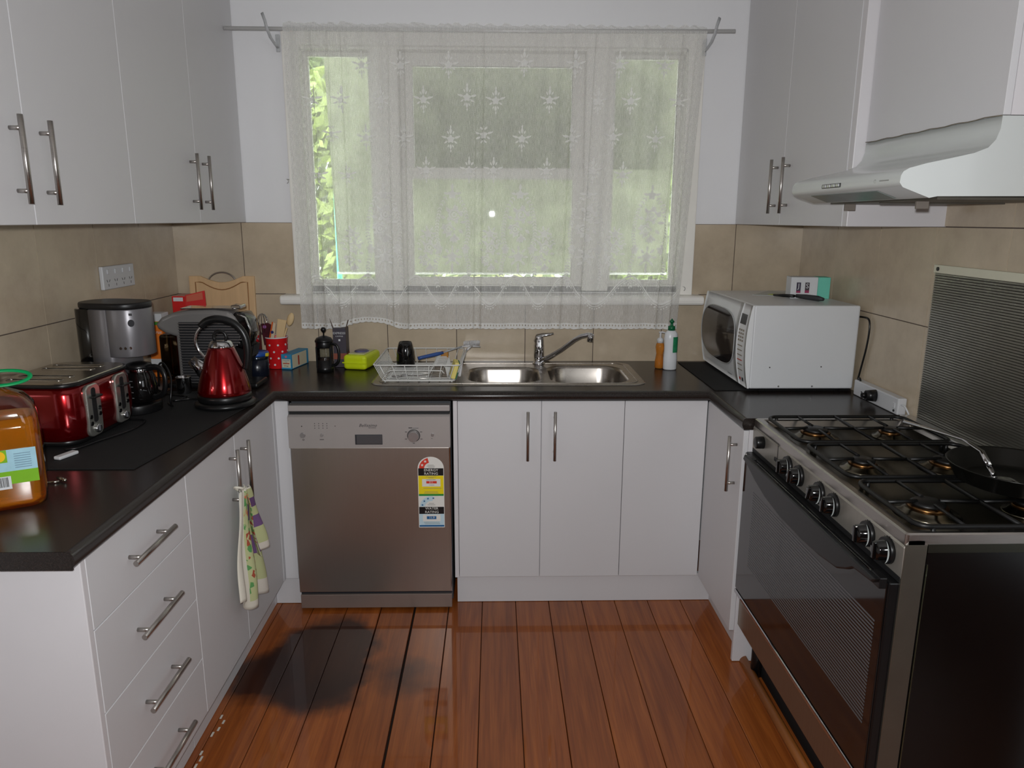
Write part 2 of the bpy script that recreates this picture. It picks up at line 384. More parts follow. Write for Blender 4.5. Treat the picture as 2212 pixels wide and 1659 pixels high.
for z0,z1 in rows:
    ys=[0,-.31,-.635,-.96,-1.285,-1.61,-1.935]
    for i in range(len(ys)-1): tile(wl,'l',ys[i+1],ys[i],z0,z1)
for z0,z1 in rows+((TT,TT+.128),):
    ys=[0,-.335,-.66,-.985,-1.31,-1.635,-1.9]
    for i in range(len(ys)-1): tile(wr,'r',ys[i+1],ys[i],z0,z1)

# ---------------------------------------------------------------- window
win=bpy.data.objects.new('window_1',None); C.objects.link(win); win['kind']='structure'
win.location=(-.132,0,1.15)
def wp(name,b,mat=paint_w): return part(name,b,mat,win)
wp('architrave',MB().box(-.984,-.915,-.022,0,1.15,2.2,.003))
wp('architrave',MB().box(.655,.722,-.022,0,1.15,2.2,.003))
wp('architrave',MB().box(-.984,.722,-.024,0,2.15,2.215,.003))
wp('jamb',MB().box(-.932,-.918,0,.12,1.17,2.17).box(.652,.667,0,.12,1.17,2.17).box(-.93,.665,0,.12,2.14,2.165).box(-.93,.665,.0,.12,1.165,1.195))
wp('mullion',MB().box(-.640,-.525,-.004,.10,1.17,2.16,.004))
wp('mullion',MB().box(.243,.358,-.004,.10,1.17,2.16,.004))
sl=MB(); sl.prism([(-.095,1.121),(-.088,1.1185),(.0,1.1185),(.0,1.157),(-.088,1.157),(-.097,1.151),(-.1,1.139),(-.099,1.128)],'x',-1.034,.757,.006,2)
wp('window_sill',sl)
def sash(x0,x1,z0,z1,y,t,bot=None,d=.035):
    bot=bot or t; b=MB()
    b.box(x0,x0+t,y,y+d,z0,z1,.003).box(x1-t,x1,y,y+d,z0,z1,.003).box(x0+t-.001,x1-t+.001,y,y+d,z1-t,z1,.003).box(x0+t-.001,x1-t+.001,y,y+d,z0,z0+bot,.003)
    s=wp('sash',b); part('glass_pane',MB().box(x0+t-.002,x1-t+.002,y+d/2,y+d/2+.003,z0+bot-.002,z1-t+.002),glass,s); return s
sash(-.918,-.640,1.195,2.14,.055,.016,.018)
sash(.358,.652,1.195,2.14,.055,.016,.018)
sash(-.525,.243,1.640,2.14,.05,.052,.045)       # upper sash
s=sash(-.525,.243,1.195,1.683,.012,.046,.032)   # lower sash in front
part('sash_latch',MB().box(-.515,-.5,-.01,.012,1.79,1.82,.003),paint_w,s)
def hook(x,z,y=-.03):
    pts=[(x,-.002,z),(x,y,z)]+[(x+.006*math.sin(a),y-.004,z-.008+.008*math.cos(a)) for a in (0,.8,1.6,2.4,3.1)]
    return MB().tube(pts,.0016,6)
single('wall_hook',hook(-.99,1.63),M('old_white_metal',(170,168,160),.4),'small white cup hook on the left edge of the window frame','hook',org=(-.99,-.002,1.63))
single('wall_hook',hook(.68,1.192,-.04),chrome,'small metal cup hook low on the right edge of the window frame','hook',org=(.68,-.022,1.192))

# ---------------------------------------------------------------- curtain
cur=root('lace_curtain',(-.15,-.105,1.02),'white lace net curtain with rose pattern hanging over the window','curtain')
cu_x0,cu_x1=-.952,.70; cu_zt,cu_zb=2.178,1.045
folds=[(.035,.020),(.068,.026),(.105,.022),(.135,.018),(.245,.018),(.285,.016),(.455,.018),(.474,.014),(.685,.016),(.735,.024),(.94,.02),(.975,.018)]
def S(x,z,off=0):
    t=(cu_zt-z)/(cu_zt-1.02)                       # 0 top ..1 bottom
    u=(x-cu_x0)/(cu_x1-cu_x0)
    du=0; y=0
    for uk,p in folds:
        q=(u-uk)/p
        if abs(q)<.5:
            k=.5-.5*math.cos(2*PI*(q+.5)); a=.9 if t>.05 else .5
            du-=.19*a*p*math.sin(2*PI*q)*1.0
            y-=.010*k*(.5+.5*min(1,max(0,t)))
    tt=max(0,min(1,t))
    y+=.007*math.sin(2*PI*u*9+.7)*(.4+.6*tt)+.005*math.sin(2*PI*u*23+1.9*math.sin(u*9))*(1-.35*tt)
    x0=cu_x0+.009*tt; x1=cu_x1-.06*tt
    X=x0+(x1-x0)*(u+du)
    # left end is swept a little, hem rides up over the crate-like box flap
    lift=0
    if .10<u<.26: lift=.030*math.sin((u-.10)/.16*PI)*max(0,(tt-.8)/.2)
    return Vector((X,-.112+y-.006*tt-off,z+lift))
nu,nv=460,60
b=MB(); uvl=b.bm.loops.layers.uv.new('UVMap'); g=[]
for j in range(nv+1):
    z=cu_zt+(cu_zb-cu_zt)*j/nv
    g.append([b.bm.verts.new(S(cu_x0+(cu_x1-cu_x0)*i/nu,z)) for i in range(nu+1)])
for j in range(nv):
    for i in range(nu):
        f=b.bm.faces.new((g[j][i],g[j+1][i],g[j+1][i+1],g[j][i+1])); f.smooth=True
        for l,(a,c) in zip(f.loops,((i,j),(i,j+1),(i+1,j+1),(i+1,j))): l[uvl].uv=((a/nu)*1.65,(c/nv)*1.16)
part('net',b,lace_net,cur)
# heading with ruffled top edge
b=MB(); uvl=b.bm.loops.layers.uv.new('UVMap'); g=[]
random.seed(11); ruf=[random.uniform(.006,.019) for _ in range(120)]
for j in range(9):
    row=[]
    for i in range(nu+1):
        x=cu_x0+(cu_x1-cu_x0)*i/nu; p=S(x,cu_zt)
        q=i/nu*119; k=int(q); h=ruf[k]*(1-(q-k))+ruf[min(119,k+1)]*(q-k)
        z=[cu_zt-.001,cu_zt+.006,cu_zt+.012,cu_zt+.018,cu_zt+.022][j] if j<5 else cu_zt+.022+h*(j-4)/4
        yy=[p.y,-.107,-.112,-.108,-.104][j] if j<5 else -.101+.004*math.sin(i*.35+j)
        row.append(b.bm.verts.new((p.x,yy,z)))
    g.append(row)
for j in range(8):
    for i in range(nu):
        f=b.bm.faces.new((g[j][i],g[j+1][i],g[j+1][i+1],g[j][i+1])); f.smooth=True
        for l,(a,c) in zip(f.loops,((i,j),(i,j+1),(i+1,j+1),(i+1,j))): l[uvl].uv=((a/nu)*1.65,c*.004)
part('heading',b,lace_net,cur)
# hem strip with eyelets, scalloped
b=MB(); uvl=b.bm.loops.layers.uv.new('UVMap'); g=[]; n2=920
for j in range(4):
    row=[]
    for i in range(n2+1):
        u=i/n2; x=cu_x0+(cu_x1-cu_x0)*u; z=cu_zb-.022*j/3
        if j==3: z-=.0035*abs(math.sin(PI*u*1.65/.0256))
        row.append(b.bm.verts.new(S(x,z,.0006)))
    g.append(row)
for j in range(3):
    for i in range(n2):
        f=b.bm.faces.new((g[j][i],g[j+1][i],g[j+1][i+1],g[j][i+1])); f.smooth=True
        for l,(a,c) in zip(f.loops,((i,j),(i,j+1),(i+1,j+1),(i+1,j))): l[uvl].uv=((a/n2)*1.65,c/3)
part('eyelet_hem',b,lace_hem,cur)
def px2x(px): return -.952+(px-608)/(1530-608)*1.652
def leaf(b,x,z,ang,ln,wd):
    ca,sa=math.cos(ang),math.sin(ang); pts=[]
    for q,wq in ((0,0),(.3,.8),(.55,1),(.8,.62),(1,0),(.8,-.62),(.55,-1),(.3,-.8)):
        dx=q*ln; dz=wq*wd/2; pts.append(S(x+dx*ca-dz*sa,z+dx*sa+dz*ca,.0016))
    b.poly(pts)
def disc(b,x,z,r,n=9): b.poly([S(x+r*math.cos(2*PI*k/n),z+r*math.sin(2*PI*k/n),.0018) for k in range(n)])
def ringp(b,x,z,r1,r2,n=12,a0=0,a1=2*PI):
    for k in range(n):
        a=a0+(a1-a0)*k/n; c=a0+(a1-a0)*(k+1)/n
        b.poly([S(x+r1*math.cos(a),z+r1*math.sin(a),.0017),S(x+r2*math.cos(a),z+r2*math.sin(a),.0017),S(x+r2*math.cos(c),z+r2*math.sin(c),.0017),S(x+r1*math.cos(c),z+r1*math.sin(c),.0017)])
def flower(b,x,z,r):
    for k in range(5): leaf(b,x,z,PI/2+k*2*PI/5,r,r*.72)
    
def sprig(x,z,s=1.0):
    b=MB()
    flower(b,x,z,.017*s)
    for dx,dz,a,l in ((0,.018,PI/2,.026),(-.007,.018,PI*.65,.016),(.007,.018,PI*.35,.016),(0,.038,PI/2,.016),
        (-.014,.004,PI*.9,.022),(.014,.004,PI*.1,.022),(-.012,-.006,-PI*.8,.018),(.012,-.006,-PI*.2,.018),(-.028,.006,PI*.8,.013),(.028,.006,PI*.2,.013),
        (0,-.018,-PI/2,.022),(-.006,-.02,-PI*.65,.014),(.006,-.02,-PI*.35,.014),(.001,-.038,-PI/2,.014)):
        leaf(b,x+dx*s,z+dz*s,a,l*s,l*.42*s)
    part('lace_sprig',b,lace_solid,cur)
def zpx(py): # window-plane height of a photo row near the curtain
    return 2.185-(py-62)/(710-62)*(2.185-1.023)
for px,py in ((666,205),(727,204),(776,133),(781,284),(704,276),(671,364),(735,364),(910,203),(1007,198),(1071,204),(966,132),(971,286),(1045,276),(915,352),(1013,352),(1069,352),
              (1191,202),(1132,284),(1246,128),(1132,126),(1245,282),(1373,203),(1342,128),(1443,128),(1436,283),(1339,278),(1367,360),(1191,353),(866,284),(815,204),(1300,204),(1298,352),(1480,204),(860,133)):
    sprig(px2x(px),zpx(py))
def rose(b,x,z,r):
    ringp(b,x,z,r*.62,r,12,.3,5.9); ringp(b,x-.001,z,r*.18,r*.48,9,1.2,7)
    for k in range(5): leaf(b,x+r*.8*math.cos(k*1.26),z+r*.8*math.sin(k*1.26),k*1.26,r*.7,r*.6)
def garland(b,pts):
    for i in range(len(pts)-1):
        (x0,z0),(x1,z1)=pts[i],pts[i+1]; n=max(2,int(math.hypot(x1-x0,z1-z0)/.012)); a=math.atan2(z1-z0,x1-x0)
        for k in range(n):
            t=k/n; x=x0+(x1-x0)*t; z=z0+(z1-z0)*t
            leaf(b,x,z,a+.75,.014,.0065); leaf(b,x,z,a-.75,.014,.0065)
def bouquet(cx,cz,s=1.0):
    b=MB(); rose(b,cx+.006*s,cz+.045*s,.025*s); rose(b,cx-.018*s,cz-.012*s,.021*s)
    for a in range(9):
        an=a*.7; leaf(b,cx+.03*s*math.cos(an),cz+.015+.045*s*math.sin(an),an,.026*s,.013*s)
    for k in (-2.2,-1.7,-1.2,-.6): leaf(b,cx+.005,cz-.04*s,k,.03*s,.013*s)
    part('lace_bouquet',b,lace_solid,cur)
def wreath(px):
    cx=px2x(px); z0=zpx(405); b=MB()
    flower(b,cx,z0,.02); leaf(b,cx,z0+.016,PI/2,.028,.012); leaf(b,cx-.014,z0,PI*.9,.024,.011); leaf(b,cx+.014,z0,PI*.1,.024,.011)
    for s in (-1,1):
        garland(b,[(cx+s*.026,z0-.01),(cx+s*.05,z0-.05),(cx+s*.062,z0-.10),(cx+s*.068,z0-.16),(cx+s*.055,z0-.21)])
        garland(b,[(cx+s*.055,z0-.23),(cx+s*.07,z0-.28),(cx+s*.072,z0-.34),(cx+s*.06,z0-.38)])
        flower(b,cx+s*.056,z0-.218,.019)
    part('lace_wreath',b,lace_solid,cur)
    bouquet(cx+.002,z0-.125,1.0)
    b=MB(); flower(b,cx,z0-.25,.024)
    for a in range(8): leaf(b,cx+.018*math.cos(a*.785),z0-.25+.022*math.sin(a*.785),a*.785,.026,.011)
    leaf(b,cx,z0-.285,-PI/2,.034,.012); part('lace_flower',b,lace_solid,cur)
for px in (815,975,1132,1290,1440): wreath(px)
for px in (740,918,1064,1192,1360):
    cx=px2x(px); z=zpx(492); b=MB(); flower(b,cx,z,.019)
    for a in range(7): leaf(b,cx+.014*math.cos(a*.9),z+.014*math.sin(a*.9),a*.9,.02,.009)
    garland(b,[(cx+.022,z-.01),(cx+.045,z-.05)]); garland(b,[(cx-.022,z-.01),(cx-.045,z-.05)])
    part('lace_flower',b,lace_solid,cur); bouquet(cx,z-.095,.85)
for off,wd in ((0,.0075),(.014,.003)):
    b=MB(); n=420
    def wave(px):
        ph=(px-1243)/ (118 if px<1290 else 160)
        return zpx(618)+.058*math.cos(2*PI*ph)
    prev=None
    for i in range(n+1):
        px=615+(1522-615)*i/n; x=px2x(px); z=wave(px)-off; cur_=(x,z)
        if prev:
            b.poly([S(prev[0],prev[1],.0015),S(prev[0],prev[1]-wd,.0015),S(x,z-wd,.0015),S(x,z,.0015)])
        prev=cur_
    part('scallop_band',b,lace_solid,cur)
b=MB(); n=150
for i in range(n):
    px=615+(1522-615)*i/n
    x=px2x(px); z=wave(px)-.022; leaf(b,x,z,-PI/2,.007,.006)
part('scallop_fringe',b,lace_solid,cur)

# rod and brackets
rod=root('curtain_rod',(-.16,-.104,2.185),'white curtain rod along the top of the window','rod')
part('rod',MB().tube([(-1.178,-.100,2.189),(.0,-.103,2.1885),(.812,-.103,2.196)],.0075,12),M('rod_white',(205,204,202),.3),rod)
for x,dz,lab in ((-.995,0,'white hooked curtain rod bracket at the left window corner'),(.715,0,'white hooked curtain rod bracket with rust spots at the right window corner')):
    s=-1 if x<0 else 1; b=MB()
    b.box(x-.008,x+.008,-.03,-.0225,2.12,2.185,.002)
    b.tube([(x,-.027,2.135),(x+s*.002,-.05,2.140),(x+s*.008,-.094,2.158),(x+s*.014,-.117,2.185),(x+s*.020,-.118,2.215),(x+s*.030,-.113,2.242)],.0065,8,flat=.4)
    single('rod_bracket',b,M('bracket_paint',(188,190,192),.35,var=.12,scale=60),lab,'bracket','curtain rod brackets',org=(x,-.022,2.12))

# ---------------------------------------------------------------- outside
struct('ground',MB().box(-6,6,.14,9,-.4,-.35),M('garden_paving',(196,196,186),.9,var=.1))
aw=root('window_awning',(-.11,.45,1.205),'grey green shade cloth awning hanging outside the window','awning')
def cloth_mat():
    m=bpy.data.materials.new('shade_cloth'); m.use_nodes=True; nt=m.node_tree; N=nt.nodes; L=nt.links; N.remove(N['Principled BSDF']); out=N['Material Output']
    tc=N.new('ShaderNodeTexCoord'); n=N.new('ShaderNodeTexNoise'); n.inputs['Scale'].default_value=9; n.inputs['Detail'].default_value=5; L.new(tc.outputs['Object'],n.inputs[0])
    cr=N.new('ShaderNodeValToRGB'); e=cr.color_ramp.elements; e[0].position=.3; e[0].color=lin((98,100,80)); e[1].position=.7; e[1].color=lin((130,133,108)); L.new(n.outputs[0],cr.inputs[0])
    d=N.new('ShaderNodeBsdfDiffuse'); t=N.new('ShaderNodeBsdfTranslucent'); L.new(cr.outputs[0],d.inputs[0]); L.new(cr.outputs[0],t.inputs[0])
    mx=N.new('ShaderNodeMixShader'); mx.inputs[0].default_value=.35; L.new(d.outputs[0],mx.inputs[1]); L.new(t.outputs[0],mx.inputs[2]); L.new(mx.outputs[0],out.inputs[0]); MATS['shade_cloth']=m; return m
part('canopy',MB().quad((-.895,.45,1.215),(.712,.45,1.215),(.70,.35,2.30),(-.90,.35,2.30)),cloth_mat(),aw)
part('wall_bracket',MB().tube([(-.88,.12,2.302),(-.88,.36,2.302)],.01,8).tube([(.69,.12,2.302),(.69,.36,2.302)],.01,8).tube([(-.90,.36,2.302),(.71,.36,2.302)],.012,8),M('awning_bar',(190,190,180),.5),aw)
part('upper_shade_layer',MB().quad((-.62,.335,1.70),(.70,.335,1.70),(.70,.33,2.30),(-.62,.33,2.30)),MATS['shade_cloth'],aw)  # second cloth layer, added to darken the light through the upper panes
part('hem_bar',MB().tube([(-.90,.452,1.213),(.717,.452,1.213)],.006,8),M('awning_bar',(190,190,180),.5),aw)
def shrub(name,cx,cy,cz,rx,ry,rz_,n,label,seed,col):
    random.seed(seed); b=MB()
    for i in range(n):
        th=random.uniform(0,2*PI); ph=math.acos(random.uniform(-1,1)); rr=random.uniform(.55,1)
        c=Vector((cx+rx*rr*math.sin(ph)*math.cos(th),cy+ry*rr*math.sin(ph)*math.sin(th),cz+rz_*rr*math.cos(ph)))
        a=Vector((random.gauss(0,1),random.gauss(0,1),random.gauss(0,1))).normalized(); p=a.orthogonal().normalized(); q=a.cross(p); s=random.uniform(.035,.07)*(2.6 if n>5000 else 1)
        b.quad(c-p*s,c+q*s*.5,c+p*s,c-q*s*.5)
    r=root(name,(cx,cy,-.35),label,'shrub','garden shrubs outside the window')
    part('foliage',b,M(col[0],col[1],.5,var=.2,scale=3),r,kind='stuff')
    part('stem',MB().cyl((cx,cy,-.35),(cx,cy,cz),.03,.02,8),M('bark',(90,70,50),.8),r)
shrub('garden_shrub',-1.25,1.9,1.35,.52,.4,1.1,3200,'yellow green shrub seen outside through the left window pane',5,('lime_leaf',(132,146,74)))
shrub('garden_shrub',.95,1.8,1.45,.45,.4,1.0,2600,'yellow green shrub seen outside through the right window pane',6,('lime_leaf2',(124,142,66)))
shrub('garden_shrub',-.2,3.2,.35,1.1,.5,.75,1800,'low green shrub outside below the awning',8,('lime_leaf3',(170,176,116)))
shrub('sky_screen_hedge',-.3,4.6,1.6,4.2,.5,1.9,5200,'tall pale green hedge added outside to hide the bright sky',12,('hedge_leaf',(120,136,84)))  # added backdrop, keeps the bright sky out of the panes
single('garden_pole',MB().cyl((-.985,.9,-.35),(-.985,.9,1.72),.014,seg=10),M('teal_paint',(70,205,150),.4),'thin teal green pole outside the left window pane','pole',org=(-.985,.9,-.35))

# ================================================================ CABINETRY
def handle_v(x,y,z0,z1,nx,ny,L=.026):
    """vertical bar handle in front of a face whose outward normal is (nx,ny); x,y on the face"""
    b=MB(); bx,by=x+nx*L,y+ny*L
    b.cyl((bx,by,z0),(bx,by,z1),.0058,seg=12)
    for z in (z0+.028,z1-.028): b.cyl((x,y,z),(bx,by,z),.0048,seg=10)
    return b
def handle_h(x,y0,y1,z,nx,L=.03):
    b=MB(); b.cyl((x+nx*L,y0,z),(x+nx*L,y1,z),.0060,seg=12)
    for y in (y0+.032,y1-.032): b.cyl((x,y,z),(x+nx*L,y,z),.0048,seg=10)
    return b
G=.0010
# --- upper left
FXL=-1.18
def upper_left(y0,ym,y1,label,h):
    r=root('wall_cabinet',(XL,(y0+y1)/2,TT),label,'cabinet')
    part('body',MB().box(XL+.001,FXL-.018,y0+.0006,y1-.0006,TT+.003,CH-.002),white_lam,r)
    for a,c,hy in ((y0,ym,ym-.052),(ym,y1,ym+.058)):
        d=part('door',MB().box(FXL-.017,FXL,a+G,c-G,TT,CH-.004,.0012,1),white_lam,r)
        part('handle',handle_v(FXL,hy,1.501,1.689,1,0),steel,d)
upper_left(-1.93,-1.453,-.978,'white wall cabinet at the left edge, above the toaster',0)
upper_left(-.978,-.489,-.001,'white wall cabinet on the left wall beside the window',0)
# --- upper right
FXR=.897
r=root('wall_cabinet',(XR,-.49,TT),'white wall cabinet on the right wall between window and range hood','cabinet')
part('body',MB().box(FXR+.018,XR-.001,-.985,-.002,TT+.003,CH-.002),white_lam,r)
part('end_panel',MB().box(FXR+.0005,XR-.001,-1.018,-.9885,TT,CH-.003,.002),white_edge,r)
for a,c,hy in ((-.987,-.497,-.555),(-.497,-.002,-.445)):
    d=part('door',MB().box(FXR,FXR+.017,a+G,c-G,TT,CH-.004,.0012,1),white_lam,r)
    part('handle',handle_v(FXR,hy,1.497,1.687,-1,0),steel,d)
# hood cover cabinet
r=root('hood_cabinet',(XR,-1.3,1.69),'white box cabinet boxed in above the range hood','cabinet')
part('front_panel',MB().box(.930,.946,-1.600,-1.0195,1.690,CH-.003,.001,1),white_lam,r)
part('side_panel',MB().box(.9465,XR-.001,-1.600,-1.584,1.690,CH-.003),white_edge,r)
part('body',MB().box(.9465,XR-.002,-1.5835,-1.0195,1.70,CH-.004),white_lam,r)
# --- left base run
DX=-.940; DB=.118; DT=.8225
r=root('drawer_cabinet',(-1.2,-1.64,0),'white four-drawer base cabinet at the near end of the left worktop','cabinet')
part('body',MB().box(XL+.001,DX-.019,-1.844,-1.3665,DB,DT),white_lam,r)
part('end_panel',MB().box(XL+.001,DX,-1.862,-1.8445,.002,DT,.002),white_edge,r)
zs=[DT,.660,.469,.289,DB]
for i in range(4):
    d=part('drawer',MB().box(DX-.018,DX,-1.8435,-1.367,zs[i+1]+G,zs[i]-G,.0012,1),white_lam,r)
    zz=[.742,.565,.380,.199][i]
    part('handle',handle_h(DX,-1.713,-1.512,zz,1),steel,d)
part('kickboard',MB().box(-1.003,-.987,-1.8435,-1.367,.002,DB-.002),white_lam,r)
r=root('base_cabinet',(-1.2,-1.0,0),'white two-door base cabinet in the left run, towel on its handle','cabinet')
part('body',MB().box(XL+.001,DX-.019,-1.365,-.60,DB,DT),white_lam,r)
for a,c,hy in ((-1.366,-.999,-1.050),(-.999,-.602,-.949)):
    d=part('door',MB().box(DX-.018,DX,a+G,c-G,DB,DT-G,.0012,1),white_lam,r)
    part('handle',handle_v(DX,hy,.599,.787,1,0),steel,d)
part('kickboard',MB().box(-1.003,-.987,-1.365,-.575,.002,DB-.002),white_lam,r)
# filler beside dishwasher
r=root('filler_panel',(-.915,-.575,0),'narrow white filler panel left of the dishwasher','panel')
part('panel',MB().box(-.938,-.889,-.58,-.562,DB,DT,.001,1),white_lam,r)
part('corner_post',MB().box(-.975,-.9385,-.600,-.562,DB,DT),white_lam,r)
part('corner_kick',MB().box(-1.003,-.9865,-.574,-.540,.002,DB),white_lam,r)
part('kickboard',MB().box(-.986,-.889,-.556,-.54,.002,DB-.001),white_lam,r)
# --- sink cabinet
FY=-.580
r=root('sink_cabinet',(.03,-.3,0),'white two-door base cabinet under the sink','cabinet')
part('side_panel',MB().box(-.287,-.2715,-.581,-.02,DB,DT,.001,1),white_edge,r)
part('body',MB().box(-.2705,.345,-.562,-.54,DB,DT),white_lam,r)
for a,c,hx in ((-.271,.039,-.012),(.039,.3475,.088)):
    d=part('door',MB().box(a+G,c-G,FY,FY+.017,DB+.001,DT-.002,.0012,1),white_lam,r)
    part('handle',handle_v(hx,FY,.600,.7875,0,-1,.030),steel,d)
part('kickboard',MB().box(-.28,.3475,-.556,-.54,.002,DB),white_lam,r)
# --- corner
r=root('corner_cabinet',(.9,-.5,0),'white corner base cabinet with blind door and narrow handled door','cabinet')
part('door',MB().box(.3475+G,.655,FY,FY+.017,DB+.001,DT-.002,.0012,1),white_lam,r)
d=part('door',MB().box(.658,.675,-.972,-.582,DB-.0,DT-.002,.0012,1),white_lam,r)
part('handle',handle_v(.658,-.916,.597,.785,-1,0),steel,d)
part('end_panel',MB().box(.6755,XR-.01,-.973,-.9575,.002,DT,.001,1),white_edge,r)
part('body',MB().box(.676,XR-.012,-.957,-.584,DB,DT),white_lam,r)
part('kickboard',MB().box(.3475,.714,-.556,-.54,.002,DB-.001).box(.714,.728,-.957,-.540,.002,DB-.001),white_lam,r)

# --- worktop : one U shaped slab with rolled front
xi0,xi1,yf,yeL,yeR=-.9229,.6500,-.6002,-1.905,-.9735
hole=rrect(-.585,.43,-.485,-.068,.05)
b=MB()
d=.014
b.fill([[(XL+.002,-.002),(XL+.002,yeL),(xi0-d,yeL),(xi0-d,yf+d),(xi1+d,yf+d),(xi1+d,yeR),(XR-.002,yeR),(XR-.002,-.002)],hole],ZC)
prof=[(d,ZC)]+[(d-.019*math.sin(a)-(0 if True else 0),ZC-.019+.019*math.cos(a)) for a in [PI*k/12 for k in range(1,13)]]
prof=[(d,ZC)]+[(.0+.014*(1-math.sin(a)),ZC-.019+.019*math.cos(a)) for a in [PI*k/12 for k in range(1,13)]]+[(.05,ZC-.038)]
path=[(xi0,yeL),(xi0,yf),(xi1,yf),(xi1,yeR)]
dirs=[(-1,0),(-1,1),(1,1),(1,0)]
rings=[]
for (px,py),(dx,dy) in zip(path,dirs): rings.append([(px+dx*o,py+dy*o,z) for o,z in prof])
b.loops(rings,True,False)
# near end caps + undersides
b.box(XL+.002,xi0-.006,yeL-.0005,yeL+.004,ZC-.038,ZC-.0005,.0)
b.box(xi1+.006,XR-.002,yeR-.0005,yeR+.004,ZC-.038,ZC-.0005,.0)
b.poly([(XL+.002,yeL,ZC-.038),(xi0-.02,yeL,ZC-.038),(xi0-.02,-.002,ZC-.038),(XL+.002,-.002,ZC-.038)])
for (px,dx,ye) in ((xi0,-1,yeL),(xi1,1,yeR)):
    b.poly([(px+dx*o,ye,z) for o,z in prof])
wt=single('worktop',b,bench_m,'dark brown laminate U-shaped worktop with rolled edge','worktop',org=(-.14,-.3,ZC-.038))

# --- sink
sk=root('kitchen_sink',(-.08,-.28,ZC),'stainless steel double bowl sink with drainer at the left','sink')
z=ZC+.0035
sx0,sx1,sy0,sy1=-.605,.447,-.505,-.055
bowl1=rrect(-.240,.048,-.462,-.160,.075); bowl2=rrect(.080,.392,-.475,-.130,.085)
b=MB(); out=rrect(sx0+.008,sx1-.008,sy0+.008,sy1-.008,.055,8)
drain_rect=rrect(-.578,-.285,-.455,-.105,.05)
b.fill([out,bowl1,bowl2],z)
R1=rrect(sx0+.008,sx1-.008,sy0+.008,sy1-.008,.055,8); R2=rrect(sx0+.002,sx1-.002,sy0+.002,sy1-.002,.06,8); R3=rrect(sx0,sx1,sy0,sy1,.062,8)
b.loops([[(x,y,z) for x,y in R1],[(x,y,z-.0008) for x,y in R2],[(x,y,ZC+.0005) for x,y in R3]])
part('rim',b,steel_s,sk)
b=MB()   # raised bead running inside the edge
b.tube([(x,y,z+.0002) for x,y in rrect(sx0+.03,sx1-.028,sy0+.028,sy1-.026,.05,8)],.0035,8,closed=True,flat=.5)
part('raised_bead',b,steel_s,sk)
def bowl(x0,x1,y0,y1,r,dp):
    b=MB(); rs=[]
    for ins,dz in ((-.002,0),(.004,-.003),(.008,-.012),(.014,-dp*.5),(.020,-dp+.03),(.032,-dp+.008),(.055,-dp)):
        rs.append([(x,y,z+dz) for x,y in rrect(x0+ins,x1-ins,y0+ins,y1-ins,max(.02,r-ins*.4),6)])
    R=b.loops(rs); b.bm.faces.new(R[-1])
    for f in b.bm.faces: f.smooth=True
    return b
for a in ((-.240,.048,-.462,-.160,.075,.14),(.080,.392,-.475,-.130,.085,.17)):
    bo=part('bowl',bowl(*a),steel_s,sk)
    part('drain',MB().lathe([(.0,0),(.02,.001),(.035,.003),(.038,.0)],((a[0]+a[1])/2,(a[2]+a[3])/2,z-a[5]),20),chrome,bo)
for k in range(9):
    y=-.14-.035*k; part('drainer_rib',MB().tube([(-.56,y,z),(-.30,y,z)],.004,8,flat=.45),steel_s,sk)
# --- tap
tp=root('mixer_tap',(.055,-.062,ZC),'chrome mixer tap with long swivel spout behind the sink','tap')
part('body',MB().lathe([(.027,0),(.027,.004),(.022,.008),(.022,.035),(.0225,.036),(.0225,.082),(.021,.086),(.021,.105),(.018,.118),(.008,.124),(.001,.125)],(.057,-.085,ZC+.003),28),chrome,tp)
part('lever',MB().tube([(.045,-.085,ZC+.10),(.052,-.088,ZC+.122),(.075,-.095,ZC+.130),(.100,-.10,ZC+.133),(.118,-.10,ZC+.137)],.01,12,rad=[.018,.017,.011,.008,.006],flat=.7),chrome,tp)
part('spout',MB().tube([(.060,-.095,ZC+.018),(.095,-.12,ZC+.035),(.15,-.155,ZC+.078),(.20,-.19,ZC+.125),(.225,-.205,ZC+.142),(.25,-.215,ZC+.149),(.268,-.222,ZC+.148)],.009,14,rad=[.012,.011,.0095,.0095,.0095,.0095,.009]),chrome,tp)
part('aerator',MB().cyl((.262,-.22,ZC+.153),(.258,-.22,ZC+.122),.0125,seg=18),chrome,tp)

# ================================================================ DISHWASHER
dw=root('dishwasher',(-.588,-.3,0),'stainless steel dishwasher with energy and water rating stickers','dishwasher')
FD=-.618
part('body',MB().box(-.880,-.296,FD+.055,-.03,.02,.818),M('dishwasher_body',(60,62,66),.5),dw)
part('top_strip',MB().box(-.882,-.2975,FD+.012,FD+.05,.7905,.812,.002),panel_grey,dw)
part('gap_seal',MB().box(-.880,-.299,FD+.02,FD+.05,.776,.7905),black_m,dw)
cp=part('control_panel',MB().prism([(FD+.05,.6555),(FD,.6555),(FD,.772),(FD+.012,.778),(FD+.05,.778)],'x',-.883,-.2965,.001,1),panel_grey,dw)
part('door_panel',MB().box(-.8785,-.3005,FD+.004,FD+.03,.078,.655,.002),steel_h,dw)
part('door_edge',MB().box(-.3004,-.2975,FD+.006,FD+.05,.078,.655),chrome,dw)
part('kick_panel',MB().box(-.8755,-.2985,FD+.003,FD+.02,.012,.067,.001,1),M('kick_steel',(150,135,128),.4,.6,var=.03),dw)
part('kick_gap',MB().box(-.875,-.299,FD+.014,FD+.03,.0665,.078),M('blue_black',(22,28,36),.5),dw)
h=MB(); h.box(-.642,-.543,FD-.0008,FD+.004,.668,.706,.0005,1); part('handle_recess',h,M('recess_grey',(70,72,76),.35,.6),dw)
part('handle_flap',MB().box(-.636,-.544,FD-.004,FD-.0006,.671,.704,.001,1),M('flap_grey',(110,112,116),.3,.7),dw)
ctl=M('button_silver',(185,182,182),.25,.7)
